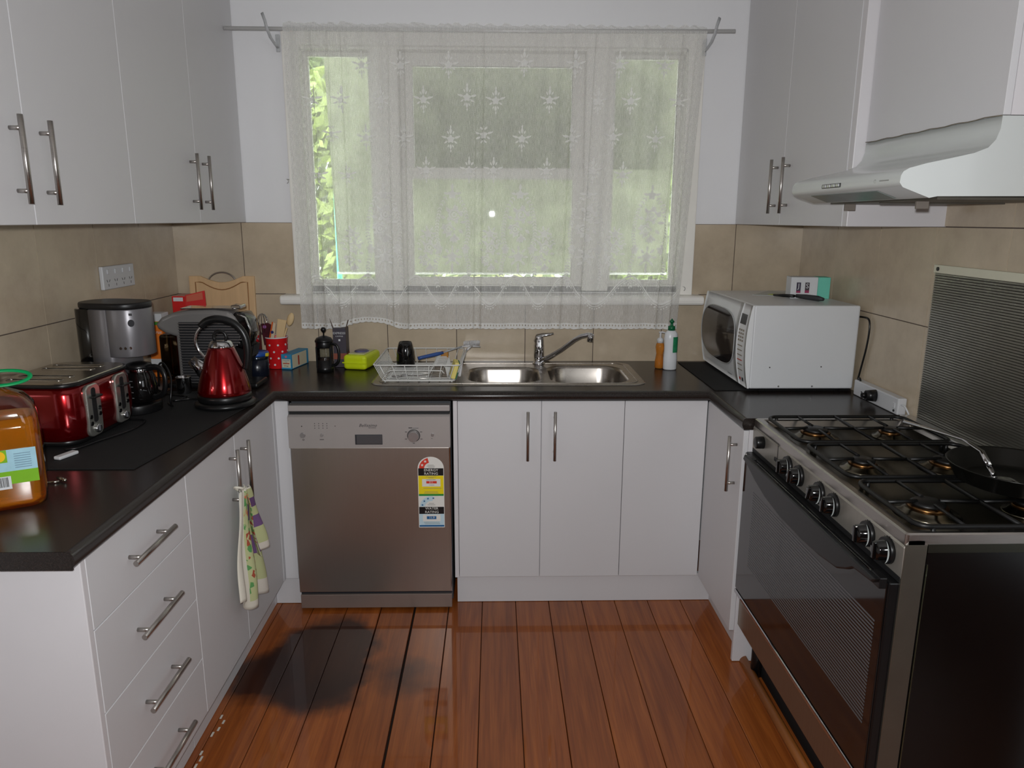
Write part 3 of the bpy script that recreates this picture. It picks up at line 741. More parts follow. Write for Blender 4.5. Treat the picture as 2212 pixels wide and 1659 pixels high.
b=MB(); b.cyl((-.429,FD-.0005,.7015),(-.429,FD-.022,.7015),.0205,.0185,32); part('program_dial',b,ctl,dw)
b=MB(); b.tube([(-.429+.0225*math.cos(a),FD-.0006,.7015+.0225*math.sin(a)) for a in [2*PI*k/32 for k in range(32)]],.0012,6,closed=True); part('dial_ring',b,black_m,dw)
for x,rr in ((-.831,.010),(-.762,.006),(-.3605,.006)):
    part('push_button',MB().cyl((x,FD,.704),(x,FD-.006,.704),rr,rr*.9,20),ctl,dw)
ink=M('print_ink',(52,48,48),.6)
b=MB()
for i in range(4):
    for j in range(3): b.cyl((-.7855+i*.0147,FD,.731+j*.0085),(-.7855+i*.0147,FD-.0005,.731+j*.0085),.0016,seg=8)
b.cyl((-.8325,FD,.738),(-.8325,FD-.0006,.738),.0022,seg=8); b.cyl((-.712,FD,.7385),(-.712,FD-.0006,.7385),.0017,seg=8)
for a in (-2.7,-1.57,-.45,.5,2.64): b.box(-.429+.031*math.cos(a)-.004,-.429+.031*math.cos(a)+.004,FD-.0004,FD,.7015+.029*math.sin(a)-.001,.7015+.029*math.sin(a)+.001)
b.box(-.447,-.434,FD-.0004,FD,.7295,.7325).box(-.433,-.411,FD-.0004,FD,.729,.7305)
b.box(-.770,-.755,FD-.0004,FD,.6865,.6885)
b.tube([(-.829+.003*math.cos(a),FD-.0005,.687+.003*math.sin(a)) for a in [2*PI*k/12 for k in range(12)]],.0006,4,closed=True)
b.poly([(-.364,FD-.0005,.6885),(-.364,FD-.0005,.692),(-.3605,FD-.0005,.69)])
part('panel_markings',b,ink,cp,kind='stuff')
text('brand_lettering','Bellissimo',.0155,(-.594,FD-.0006,.7405),(1,0,0),(0,0,1),ink,cp,italic=.35,xs=1.05)
text('brand_lettering','TECHNIKA',.0058,(-.579,FD-.0006,.7315),(1,0,0),(0,0,1),ink,cp,italic=.2)
# rating sticker
def flat(c,n): return M(n,c,.45,var=.01)
st_w=flat((226,224,218),'sticker_white'); st_y=flat((238,214,20),'sticker_yellow'); st_k=flat((18,14,16),'sticker_black'); st_r=flat((214,60,42),'sticker_red'); st_g=flat((34,140,60),'sticker_green'); st_b=flat((34,98,150),'sticker_blue'); st_lb=flat((190,215,225),'sticker_pale_blue')
yS=FD+.0035; sx_=-.418; sw=.0965
sx2=sx_+sw; zb_,zt_=.3415,.6195
poly=[(sx_,zb_),(sx2,zb_)]+[(sx_+sw/2+sw/2*math.cos(a),zt_-sw*.46+sw*.46*math.sin(a)) for a in [PI*k/20 for k in range(21)]]
stk=part('rating_sticker',MB().prism(poly,'y',yS,yS-.0006),st_w,dw)
def sb(x0,x1,z0,z1,m,k=1):
    part('sticker_block',MB().box(sx_+x0*sw,sx_+x1*sw,yS-.0006-.0003*k,yS-.0006,z0,z1),m,stk)
Hh=zt_-zb_
def zz(f): return zt_-Hh*f      # fraction from the top
sb(.02,.98,zz(.262),zz(.160),st_k); sb(.02,.98,zz(.521),zz(.264),st_y); sb(.02,.98,zz(.548),zz(.521),st_g)
sb(.16,.86,zz(.415),zz(.31),st_w,2); sb(.32,.72,zz(.372),zz(.338),st_r,3)
sb(.02,.98,zz(.805),zz(.705),st_k); sb(.02,.98,zz(.965),zz(.806),st_lb); sb(.02,.98,zz(.99),zz(.965),st_b); sb(.16,.84,zz(.912),zz(.815),st_w,2); sb(.31,.68,zz(.88),zz(.838),st_b,3)
cx=sx_+sw/2; cz_=zt_-sw*.46
b=MB(); b.poly([(cx+.043*math.cos(a),yS-.0009,cz_+.041*math.sin(a)) for a in [PI-(PI*.42)*k/10 for k in range(11)]]+[(cx+.024*math.cos(a),yS-.0009,cz_+.022*math.sin(a)) for a in [PI-(PI*.42)*(10-k)/10 for k in range(11)]])
part('star_band',b,st_r,stk)
b=MB(); b.poly([(cx+.043*math.cos(a),yS-.0009,zz(.70)+.041*math.sin(a)) for a in [PI-(PI*.55)*k/10 for k in range(11)]]+[(cx+.024*math.cos(a),yS-.0009,zz(.70)+.022*math.sin(a)) for a in [PI-(PI*.55)*(10-k)/10 for k in range(11)]])
part('star_band',b,st_lb,stk)
def star(x,zc,r): return [(x+(r if k%2==0 else r*.42)*math.sin(PI*k/5),yS-.0013,zc+(r if k%2==0 else r*.42)*math.cos(PI*k/5)) for k in range(10)]
b=MB()
for a in (2.75,2.2): b.poly(star(cx+.034*math.cos(a),cz_+.033*math.sin(a),.0062))
part('stars',b,st_w,stk)
b=MB()
for a in (2.95,2.45,1.95,1.35): b.poly(star(cx+.034*math.cos(a),zz(.70)+.034*math.sin(a),.0052))
part('stars',b,st_b,stk)
for s,f,sz,m_,k in (('ENERGY',.187,.0135,st_w,0),('RATING',.235,.0135,st_w,0),('WATER',.728,.0135,st_w,0),('RATING',.778,.0135,st_w,0),('311',.355,.010,st_w,1),('11.9',.859,.0115,st_w,1)):
    text('sticker_lettering',s,sz,(sx_+sw*(.51 if k==0 else .505),yS-.0016,zz(f)),(1,0,0),(0,0,1),m_,stk,xs=1.05)
b=MB()
for f,x0,x1 in ((.115,.38,.62),(.13,.35,.66),(.145,.4,.64),(.28,.3,.7),(.295,.4,.6),(.322,.32,.68),(.395,.42,.62),(.44,.2,.9),(.49,.25,.75),(.508,.22,.78),(.655,.4,.6),(.675,.35,.65),(.925,.2,.8),(.945,.22,.82)):
    b.box(sx_+x0*sw,sx_+x1*sw,yS-.0012,yS-.0009,zz(f)-.0006,zz(f)+.0006)
part('fine_print',b,M('fine_print',(120,116,110),.6),stk,kind='stuff')

# ================================================================ STOVE
st=root('gas_stove',(.93,-1.42,0),'wide stainless steel and black freestanding gas stove with glass oven door','stove')
SX,SY0,SY1=.684,-1.858,-.985
steel_st=M('stove_steel',(156,151,143),.36,.55,var=.06,scale=10,stretch=(1,14,1),rvar=.08)
part('carcass',MB().box(SX+.012,XR-.012,SY0+.006,SY1-.002,.13,.845),M('stove_carcass',(30,30,30),.5),st)
part('control_panel',MB().prism([(SX,.768),(SX-.002,.835),(SX+.006,.852),(SX+.04,.852),(SX+.04,.768)],'y',SY0,SY1,.001,1),steel_st,st)
# top tray with rolled rim
b=MB()
zt_=.866
def rr(i,r=.006,n=4): return rrect(SX+i,XR-.012-i,SY0+i,SY1-i,r,n)
b.loops([[(x,y,.840) for x,y in rr(0)],[(x,y,zt_-.003) for x,y in rr(0)],[(x,y,zt_) for x,y in rr(.004)],[(x,y,zt_) for x,y in rr(.020)],[(x,y,zt_-.003) for x,y in rr(.025)],[(x,y,zt_-.020) for x,y in rr(.034,.03)],[(x,y,zt_-.020) for x,y in rr(.045,.03)]],False)
part('top_rim',b,steel,st)
part('hob_tray',MB().fill([rr(.036,.02)],zt_-.0195),M('hob_steel',(66,62,50),.3,.9,var=.3,scale=5,rvar=.12),st)
b=MB()
b.box(XR-.058,XR-.0165,SY0+.002,SY1-.002,zt_-.002,zt_+.011,.005,3)
part('rear_upstand',b,M('rail_steel',(205,203,200),.24,.8),st)
for k,yc in enumerate((-1.135,-1.42,-1.71)):
    g=MB(); x0,x1,y0,y1=.716,1.140,yc-.132,yc+.132; zg=.874
    g.tube([(x,y,zg) for x,y in rrect(x0,x1,y0,y1,.03,5)],.0055,8,closed=True)
    g.tube([(.928,y0,zg),(.928,y1,zg)],.005,8)
    for xc in (.812,1.035):
        rr_=.045 if xc<.9 else .036
        for a in (0,PI/2,PI,1.5*PI):
            ex=xc+(x1-xc if a==0 and xc>.9 else (.928-xc if a==0 else (xc-(x0 if xc<.9 else .928))*math.cos(a) if a==PI else 0))
            ey=yc+(.132*math.sin(a))
            g.tube([(xc+rr_*.55*math.cos(a),yc+rr_*.55*math.sin(a),zg+.002),(ex,ey,zg)],.0045,6)
    for x in (x0+.03,x1-.03):
        for y in (y0,y1): g.cyl((x,y,zt_-.018),(x,y,zg),.005,seg=8)
    part('pan_support',g,enamel_b,st)
    for xc,s in ((.812,1.15 if k!=1 else .95),(1.035,.85 if k!=1 else 1.2)):
        bu=part('burner',MB().lathe([(.060*s,0),(.056*s,.004),(.046*s,.006),(.040*s,.012),(.034*s,.014),(.001,.014)],(xc,yc,zt_-.0185),28),M('burner_dish',(112,106,92),.22,1,var=.25,scale=20),st)
        part('burner_ring',MB().lathe([(.036*s,.012),(.037*s,.018),(.034*s,.0205),(.001,.0205)],(xc,yc,zt_-.0185),28),M('brass',(122,88,54),.3,1,var=.25,scale=30),bu)
        part('burner_cap',MB().lathe([(.030*s,.020),(.031*s,.025),(.026*s,.029),(.001,.030)],(xc,yc,zt_-.0185),28),enamel_b,bu)
# knobs
kn=M('knob_white',(205,214,212),.4)
def knob(y,rotm,r=.0215):
    z=.806
    k=part('knob',MB().lathe([(r*1.25,0),(r*1.2,.004),(r,.007),(r*.92,.026),(r*.8,.029),(.001,.029)],(0,0,0),24,M4=Matrix.Translation((SX-.002,y,z))@Matrix.Rotation(-PI/2,4,'Y')),black_g,st)
    Mk=Matrix.Translation((SX-.002,y,z))
    part('knob_skirt',MB().cyl((SX-.002,y,z),(SX-.011,y,z),r*1.34,r*1.28,28),black_p,k)
    part('knob_grip',MB().box(-.034,-.020,-.0045,.0045,-r*.86,r*.86,.002,2,M4=Mk@Matrix.Rotation(rotm,4,'X')),black_g,k)
    b=MB(); n=14; a0=rotm+PI-1.15; a1=rotm+PI+.95; X=-.0125
    P=lambda rad,t:tuple(Mk@Vector((X,rad*math.cos(t),rad*math.sin(t))))
    for q in range(n):
        t0=a0+(a1-a0)*q/n; t1=a0+(a1-a0)*(q+1)/n; wq=lambda t:.26*math.sin(PI*(t-a0)/(a1-a0))+.02
        b.quad(P(r*1.27,t0),P(r*1.27,t1),P(r*(1.27-wq(t1)),t1),P(r*(1.27-wq(t0)),t0))
    part('knob_pointer',b,kn,k)
for y,a in ((-1.275,.0),(-1.352,.1),(-1.478,.35),(-1.557,.1),(-1.722,-.05),(-1.804,0)):
    knob(y,a)
k=part('timer_knob',MB().lathe([(.019,0),(.018,.022),(.016,.024),(.001,.024)],(0,0,0),20,M4=Matrix.Translation((SX-.002,-1.075,.813))@Matrix.Rotation(-PI/2,4,'Y')),black_p,st)
b=MB()
for y0,y1,z0,z1 in ((-1.192,-1.000,.8425,.8435),(-1.193,-1.191,.778,.8435)): b.box(SX-.0028,SX-.001,y0,y1,z0,z1)
part('panel_outline',b,ink,st)
part('indicator_lamp',MB().cyl((SX-.001,-1.222,.788),(SX-.005,-1.222,.788),.0035,seg=10),M('red_lens',(225,60,40),.3),st)
part('indicator_switch',MB().box(SX-.005,SX-.001,-1.205,-1.175,.790,.801,.001,1),black_p,st)
b=MB()
for y in (-1.275,-1.352,-1.478,-1.557,-1.722,-1.804):
    for a in range(5): 
        t=.9+a*.34; b.box(SX-.003,SX-.0018,y+.029*math.cos(t)-.0012,y+.029*math.cos(t)+.0012,.806+.029*math.sin(t)-.0012,.806+.029*math.sin(t)+.0012)
part('dial_marks',b,ink,st,kind='stuff')
# oven door
DXo=.664
part('door_gap',MB().box(SX-.001,SX+.01,SY0+.004,SY1-.004,.758,.770),black_m,st)
od=part('oven_door',MB().box(DXo,SX+.004,SY0+.004,SY1-.003,.287,.757,.003,2),M('door_edge_black',(16,16,17),.3),st)
part('door_glass',MB().box(DXo-.0035,DXo,SY0+.008,SY1-.006,.290,.754,.001,1),glass_dark,od)
b=MB(); n=30
for i in range(n):
    z=.412+(.655-.412)*i/(n-1); b.box(DXo-.0042,DXo-.0036,SY0+.035,SY1-.10,z-.0018,z+.0018)
part('glass_stripes',b,M('frit_grey',(92,92,94),.35),od,kind='stuff')
hp=[(-1.055,.768),(-1.045,.752),(-1.09,.742),(-1.15,.722),(-1.24,.702),(-1.36,.690),(-1.50,.690),(-1.60,.696),(-1.69,.708),(-1.735,.728),(-1.76,.744),(-1.84,.752),(-1.85,.764)]
part('door_handle',MB().prism([(y,z) for y,z in hp],'x',DXo-.030,DXo-.016,.004,3),M('handle_black',(24,25,26),.35),od)
part('handle_mount',MB().box(DXo-.018,DXo-.002,-1.09,-1.05,.742,.766,.002).box(DXo-.018,DXo-.002,-1.85,-1.81,.742,.766,.002),black_p,od)
part('warming_drawer',MB().box(SX-.006,SX+.014,SY0+.006,SY1-.004,.152,.270,.002,1),M('drawer_steel',(150,138,122),.30,.85,var=.05,scale=10,stretch=(1,14,1)),st)
part('drawer_lip',MB().box(.6585,SX,SY0+.006,SY1-.004,.2715,.2845,.002,2),chrome,st)
part('plinth',MB().box(SX+.06,XR-.05,SY0+.03,SY1-.004,.002,.13),black_m,st)
for y in (SY0+.06,SY1-.06):
    part('foot',MB().cyl((SX+.05,y,.0),(SX+.05,y,.135),.02,seg=14),black_p,st)
# near side
part('side_frame',MB().box(SX,SX+.045,SY0-.0015,SY0+.006,.135,.842,.001,1),M('side_frame_steel',(118,114,104),.34,.85,var=.08,scale=12),st)
part('side_panel',MB().box(SX+.046,XR-.014,SY0-.001,SY0+.006,.135,.825),M('side_black',(7,6,6),.2,var=.2),st)
part('side_strip',MB().box(SX+.046,XR-.014,SY0-.0015,SY0+.006,.8255,.8435),M('side_strip_steel',(82,82,74),.3,1),st)
part('side_seam',MB().box(SX+.047,SX+.0495,SY0-.003,SY0-.0012,.135,.80),M('seam_metal',(110,116,96),.35,1),st)
# splash sheet
sp=root('splashback_sheet',(XR-.012,-1.4,.88),'ribbed dark metal splashback sheet on the wall behind the stove','splashback')
b=MB(); n=62; z0,z1=.868,1.322; pr=[(XR-TK-.001,z0)]
for i in range(n):
    h=(z1-z0)/n; a=z0+i*h
    pr+=[(XR-TK-.0035,a+.0002),(XR-TK-.0068,a+h*.2),(XR-TK-.0068,a+h*.8),(XR-TK-.0035,a+h)]
pr.append((XR-TK-.001,z1)); b.prism(pr,'y',-1.89,-1.012)
part('ribbed_sheet',b,M('splash_metal',(150,148,140),.30,.9,var=.2,scale=3),sp)
part('top_strip',MB().box(XR-TK-.010,XR-TK-.001,-1.89,-1.008,1.322,1.346,.001,1),cream,sp)
part('screw',MB().cyl((XR-TK-.010,-1.03,1.334),(XR-TK-.0125,-1.03,1.334),.006,seg=14),black_p,sp)
# floor moulding by the stove
mo=[(x,z) for x,z in [(.700,.001)]+[(.722-.022*math.cos(a),.001+.022*math.sin(a)) for a in [PI/2*k/6 for k in range(1,7)]]+[(.722,.001)]]
struct('trim_1',MB().prism(mo,'y',-2.4,-.975,smooth=True),wood_t)

# ================================================================ RANGE HOOD
hd=root('range_hood',(1.0,-1.3,1.52),'white enamel range hood above the stove','range hood')
hp=[(1.188,1.526),(.812,1.524),(.795,1.5205),(.735,1.5425),(.7275,1.552),(.7285,1.566),(.733,1.575),(.745,1.582),(.782,1.592),(.835,1.603),(.880,1.613),(.908,1.624),(.922,1.640),(.929,1.662),(.9295,1.6885),(1.188,1.6885)]
sh=part('shell',MB().prism(hp,'y',-1.5995,-1.0198,.0,1,smooth=False),hood_w,hd)
me=sh.data
for p in me.polygons: p.use_smooth=abs(p.normal.y)<.5
for e in me.edges:
    v0,v1=[me.vertices[i].co for i in e.vertices]
    if abs(v0.y-v1.y)<1e-5: e.use_edge_sharp=True
    elif (v0.x+hd.location.x)>1.1 or v0.z+hd.location.z<1.53: e.use_edge_sharp=True
# front lip overhang below far end of neighbouring cabinet is outside the cabinet depth
part('filter_grille',MB().box(.83,1.17,-1.57,-1.05,1.518,1.5235).box(.84,1.16,-1.31,-1.305,1.515,1.518),M('hood_filter',(88,84,76),.45,.5,var=.15),hd)
part('lamp_lens',MB().prism([(.742,1.5392),(.788,1.5223),(.7875,1.5213),(.7415,1.5382)],'y',-1.48,-1.12),M('lens_grey',(120,130,125),.2,var=.1),hd)
sw_=MB().box(.7268,.7290,-1.325,-1.218,1.5535,1.564,.0008,1); sp2=part('switch_slot',sw_,M('slot_dark',(60,62,60),.4),hd)
for i in range(4): part('push_button',MB().box(.7250,.7275,-1.318+i*.025,-1.300+i*.025,1.555,1.5625,.0008,1),chrome,sp2)
part('maker_mark',MB().box(.7279,.7283,-1.553,-1.512,1.558,1.5605).tube([(.7279,-1.493+.004*math.cos(a),1.559+.004*math.sin(a)) for a in [PI*k/6 for k in range(12)]],.0005,4,closed=True),M('mark_grey',(140,142,138),.5),hd)
for x,y in ((.86,-1.44),(.85,-1.10)): part('filter_catch',MB().box(x,x+.03,y,y+.008,1.500,1.518,.001,1,M4=None),M('catch_brown',(120,112,104),.4),hd)
b=MB(); b.tube([(.9285,y,1.690+.0012*math.sin(y*60)) for y in [-1.598+.5785*k/20 for k in range(21)]],.0012,5)
part('silicone_joint',b,M('old_sealant',(120,112,96),.7),hd)

# ================================================================ RIGHT WORKTOP ITEMS
rubber=lambda nm,poly,label:single(nm,MB().prism(poly,'z',ZC+.0006,ZC+.0035,.0006,1),mat_black,label,'mat',org=(poly[0][0],poly[0][1],ZC+.0006))
rubber('counter_mat',[(.670,-.050),(.674,-.590),(1.175,-.590),(1.175,-.050)],'black rubber mat under the microwave')
mw=root('microwave_oven',(.975,-.34,ZC+.004),'white microwave oven with dark rounded window on a black mat','microwave')
mz0,mz1=ZC+.014,1.178; mx0,mx1,my0,my1=.788,1.168,-.622,-.050
part('case',MB().box(mx0,mx1,my0,my1,mz0,mz1,.006,2),M('microwave_white',(216,218,220),.35,var=.01),mw)
for x in (mx0+.04,mx1-.04):
    for y in (my0+.04,my1-.04): part('foot',MB().cyl((x,y,ZC+.0036),(x,y,mz0+.002),.014,seg=12),black_p,mw)
zc=(mz0+mz1)/2; hh=(mz1-mz0)/2
def mwx(y,z,base=.786,b=.024):
    q=(z-zc)/hh; s=(y-(my0+my1)/2)/((my1-my0)/2)
    return base-b*(1-q*q)*(1-.30*s*s)-.004
def curved(y0,y1,z0,z1,ny,nz,off=0,thick=True,maskf=None):
    b=MB(); g=[[b.bm.verts.new((mwx(y0+(y1-y0)*i/ny,z0+(z1-z0)*j/nz)-off,y0+(y1-y0)*i/ny,z0+(z1-z0)*j/nz)) for i in range(ny+1)] for j in range(nz+1)]
    for j in range(nz):
        for i in range(ny): 
            f=b.bm.faces.new((g[j][i],g[j][i+1],g[j+1][i+1],g[j+1][i])); f.smooth=True
    if thick:
        bd=[g[0][i] for i in range(ny+1)]+[g[j][ny] for j in range(1,nz+1)]+[g[nz][i] for i in range(ny-1,-1,-1)]+[g[j][0] for j in range(nz-1,0,-1)]
        bk=[b.bm.verts.new((mx0,v.co.y,v.co.z)) for v in bd]
        for i in range(len(bd)): b.bm.faces.new((bd[i],bd[(i+1)%len(bd)],bk[(i+1)%len(bk)],bk[i]))
    return b
part('door',curved(-.5275,my1-.001,mz0+.001,mz1-.001,14,14),M('microwave_front',(226,228,229),.3,var=.01),mw)
cpn=part('control_panel',curved(my0+.001,-.5295,mz0+.001,mz1-.001,5,14),MATS['microwave_front'],mw)
# window (barrel outline)
b=MB(); pts=[]
for k in range(40):
    a=2*PI*k/40; ca,sa=math.cos(a),math.sin(a)
    y=-.290+.222*math.copysign(abs(ca)**.62,ca); z=1.030+.105*math.copysign(abs(sa)**.75,sa); z+=.0
    pts.append((y,z))
c=b.bm.verts.new((mwx(-.29,1.03)-.0035,-.29,1.03)); rg=[]
for f in (.4,.7,.9,1.0): rg.append([b.bm.verts.new((mwx(-.29+(y+.29)*f,1.03+(z-1.03)*f)-.0035,-.29+(y+.29)*f,1.03+(z-1.03)*f)) for y,z in pts])
for i in range(40): b.bm.faces.new((c,rg[0][(i+1)%40],rg[0][i]))
for j in range(3):
    for i in range(40):
        f=b.bm.faces.new((rg[j][i],rg[j][(i+1)%40],rg[j+1][(i+1)%40],rg[j+1][i])); f.smooth=True
part('door_window',b,M('microwave_window',(34,30,32),.08,var=.05),mw)
b=MB(); b.tube([(mwx(y,z)-.0034,y,z) for y,z in [(-.29+(y+.29)*1.01,1.03+(z-1.03)*1.015) for y,z in pts]],.0022,6,closed=True)
part('window_bezel',b,M('bezel_grey',(170,172,172),.3),mw)
def mp_(y0,y1,z0,z1,o=.0012):
    b=MB(); b.quad((mwx(y0,z0)-o,y0,z0),(mwx(y1,z0)-o,y1,z0),(mwx(y1,z1)-o,y1,z1),(mwx(y0,z1)-o,y0,z1)); return b
part('display',mp_(-.598,-.540,1.105,1.142),M('display_black',(22,22,24),.1),cpn)
kp=M('key_print',(150,140,126),.5); kr=M('key_red',(200,70,60),.5)
for r_ in range(4):
    for c_ in range(3): part('key',mp_(-.594+c_*.0185,-.581+c_*.0185,1.080-r_*.0125,1.087-r_*.0125),kp,cpn)
for i,(z,mm_) in enumerate(((1.025,kp),(1.008,kp),(.99,kp),(.972,kr),(.955,kp),(.935,kp))): part('key',mp_(-.592,-.545,z,z+.004),mm_,cpn)
part('start_key',mp_(-.566,-.550,.898,.908),kr,cpn); part('stop_key',mp_(-.592,-.578,.896,.910),black_p,cpn)
part('door_mark',mp_(-.46,-.41,.893,.897,.001),M('mark_light',(150,152,152),.5),mw)
for x in (.895,1.018): part('screw',MB().cyl((x,my0,.885),(x,my0-.0015,.885),.0035,seg=10),chrome,mw)
for x,z in ((.858,.955),(1.045,.957)): part('case_hole',MB().cyl((x,my0,z),(x,my0-.0006,z),.0025,seg=8),ink,mw)
cordp=[(1.164,-.60,1.136),(1.180,-.615,1.137),(1.1805,-.660,1.134),(1.1805,-.672,1.10),(1.181,-.664,1.036),(1.181,-.64,.95),(1.178,-.63,.90),(1.170,-.645,.905),(1.165,-.672,.926),(1.163,-.69,.905),(1.161,-.705,.885),(1.150,-.730,.880),(1.138,-.760,.886),(1.134,-.79,.892)]
def smooth(pts,n=4):
    P=[Vector(p) for p in pts]; o=[]
    for i in range(len(P)-1):
        a=P[max(0,i-1)];b_=P[i];c=P[i+1];d=P[min(len(P)-1,i+2)]
        for k in range(n):
            t=k/n; o.append(.5*((2*b_)+(c-a)*t+(2*a-5*b_+4*c-d)*t*t+(3*b_-a-3*c+d)*t**3))
    o.append(P[-1]); return o
part('power_cord',MB().tube(smooth(cordp),.0035,8),black_p,mw)
part('plug',MB().cyl((1.125,-.80,.894),(1.157,-.805,.894),.017,.021,18).cyl((1.112,-.80,.894),(1.126,-.80,.894),.008,.010,12),black_p,mw)
pb=root('power_board',(1.172,-.79,ZC),'white power board lying against the right wall behind the stove','power board')
b=MB(); b.box(1.158,1.187,-.945,-.650,ZC+.001,ZC+.056,.004,2); part('case',b,plastic_w,pb)
part('switch',MB().box(1.1555,1.1585,-.93,-.915,ZC+.02,ZC+.038,.001,1),plastic_w,pb)
part('reset_button',MB().cyl((1.158,-.925,ZC+.012),(1.1555,-.925,ZC+.012),.004,seg=10),black_p,pb)
part('cord',MB().tube(smooth([(1.17,-.945,ZC+.035),(1.172,-.96,ZC+.034),(1.176,-.972,ZC+.02),(1.182,-.975,ZC+.006)]),.003,8),plastic_w,pb)
# things on the microwave
tb=root('tissue_box',(1.06,-.35,1.178),'white and mint green card box on top of the microwave','box',rz=-.12)
mint=M('mint_card',(110,200,178),.5); wc=M('white_card',(212,214,216),.5)
part('box_body',MB().box(-.048,.052,-.035,.035,.0005,.082,.001,1),wc,tb,local=True)
part('mint_end',MB().box(.0525,.098,-.035,.035,.0005,.082,.001,1),mint,tb,local=True)
for x,c_ in ((-.020,(62,56,74)),(.012,(70,60,66))):
    part('printed_panel',MB().box(x-.007,x+.009,-.0358,-.0352,.022,.062),M('print_%d'%c_[0],c_,.5),tb,local=True)
text('printed_letter','S',.026,(.013,-.0362,.048),(1,0,0),(0,0,1),wc,tb,local=True); text('printed_letter','J',.026,(-.019,-.0362,.048),(1,0,0),(0,0,1),wc,tb,local=True)
part('printed_stripe',MB().box(.005,.021,-.0362,-.0358,.022,.032).box(-.027,-.011,-.0362,-.0358,.022,.03),M('magenta_print',(150,50,90),.5),tb,local=True)
single('paper_sheet',MB().prism([(.905,-.255),(1.04,-.07),(1.075,-.16),(1.01,-.31)],'z',1.1786,1.1796),M('paper',(200,204,200),.6),'pale plastic sleeve lying flat on the microwave','paper',org=(1.0,-.2,1.1786))
single('yellow_tag',MB().prism([(.975,-.235),(1.01,-.215),(1.025,-.25),(.99,-.27)],'z',1.1798,1.1806),M('lime_tag',(190,205,70),.5),'small lime yellow tag on the sheet on the microwave','tag',org=(1.0,-.24,1.1798))
kn_=root('kitchen_scissors',(1.03,-.44,1.178),'black and grey handled knife lying on the microwave beside the box','knife')
part('handle',MB().tube([(1.026,-.395,1.190),(1.045,-.44,1.190),(1.072,-.485,1.189),(1.083,-.505,1.188)],.008,10,rad=[.007,.010,.0105,.006]),M('dark_grey_grip',(52,54,56),.55),kn_)
part('sheath',MB().tube([(.970,-.31,1.185),(.990,-.355,1.187),(1.018,-.395,1.189)],.006,8,rad=[.004,.0065,.006]),black_p,kn_)
kn_.name='paring_knife'

# bottles by the sink
sb_=root('soap_pump',(.560,-.172,ZC),'small clear pump bottle of amber hand soap by the splashback','bottle')
part('bottle',MB().lathe([(.016,0),(.0195,.004),(.0195,.03),(.016,.050),(.0145,.062),(.017,.078),(.0185,.09),(.016,.104),(.009,.112),(.001,.112)],(.560,-.172,ZC+.001),22),M('clear_amber',(224,150,60),.08,var=.03,trans=.55,ior=1.35),sb_)
part('soap_liquid',MB().lathe([(.0145,.004),(.0175,.008),(.0175,.03),(.0145,.050),(.0135,.060),(.001,.060)],(.560,-.172,ZC+.001),18),M('amber_soap',(206,100,22),.2),sb_)
pm=part('pump',MB().lathe([(.013,.108),(.0135,.122),(.010,.128),(.004,.130),(.004,.152),(.001,.153)],(.560,-.172,ZC+.001),18),plastic_w,sb_)
part('nozzle',MB().tube([(.553,-.172,ZC+.153),(.568,-.174,ZC+.154),(.588,-.176,ZC+.149)],.0035,8),plastic_w,pm)
db_=root('detergent_bottle',(.598,-.20,ZC),'white squeeze bottle of dish detergent with green cap','bottle')
part('bottle',MB().lathe([(.025,0),(.028,.004),(.0285,.05),(.0265,.07),(.0265,.095),(.0285,.13),(.026,.152),(.018,.163),(.011,.166),(.001,.166)],(.598,-.20,ZC+.001),26,sx=1,sy=.72),M('bottle_white',(218,220,222),.3,var=.01),db_)
cp_=part('cap',MB().lathe([(.0145,.165),(.0145,.182),(.006,.184),(.0055,.196),(.009,.198),(.0105,.203),(.004,.208),(.003,.212),(.001,.213)],(.598,-.20,ZC+.001),20),M('green_cap',(10,98,58),.35),db_)
b=MB(); b.bm.verts.ensure_lookup_table()
g=[[b.bm.verts.new((.598+.029*math.sin(t)*1.0,-.20-.029*.76*math.cos(t),z)) for t in [.15+.95*i/6 for i in range(7)]] for z in (ZC+.075,ZC+.09,ZC+.115,ZC+.135,ZC+.14)]
for j in range(4):
    for i in range(6): b.bm.faces.new((g[j][i],g[j][i+1],g[j+1][i+1],g[j+1][i]))
part('label',b,M('green_label',(36,128,84),.4,var=.25,scale=60),db_)

# pan and turner
pn=root('frying_pan',(1.085,-1.665,.893),'dark frying pan on the near rear burner','frying pan')
part('pan_body',MB().lathe([(.001,0),(.105,0),(.120,.006),(.139,.042),(.142,.043),(.1405,.0455),(.1365,.043),(.117,.009),(.104,.004),(.001,.003)],(1.040,-1.655,.8945),48,cap=False),M('worn_nonstick',(30,29,26),.26,.4,var=.25,scale=12),pn)
part('pan_handle',MB().tube([(1.04,-1.79,.935),(1.04,-1.83,.95),(1.035,-1.95,.965)],.010,10,rad=[.012,.011,.010],flat=.6),black_p,pn)
tn=root('slotted_turner',(.99,-1.5,.90),'polished steel slotted turner resting in the frying pan','utensil')
part('handle',MB().tube([(.962,-1.33,.948),(.985,-1.42,.952),(1.0,-1.52,.957),(1.003,-1.585,.948),(1.0,-1.62,.925)],.006,10,rad=[.009,.0075,.0055,.007,.009],flat=.55),chrome,tn)
b=MB(); 
for i in range(6):
    x=.975+.0115*i; b.box(x,x+(.0085 if i<5 else .006),-1.735,-1.655,.9015,.9027)
b.box(.975,1.041,-1.655,-1.628,.9015,.9027).box(.975,1.041,-1.745,-1.735,.9015,.9027)
b.tube([(1.0,-1.618,.926),(1.005,-1.638,.9027)],.008,8,flat=.3)
part('slotted_blade',b,chrome,tn)

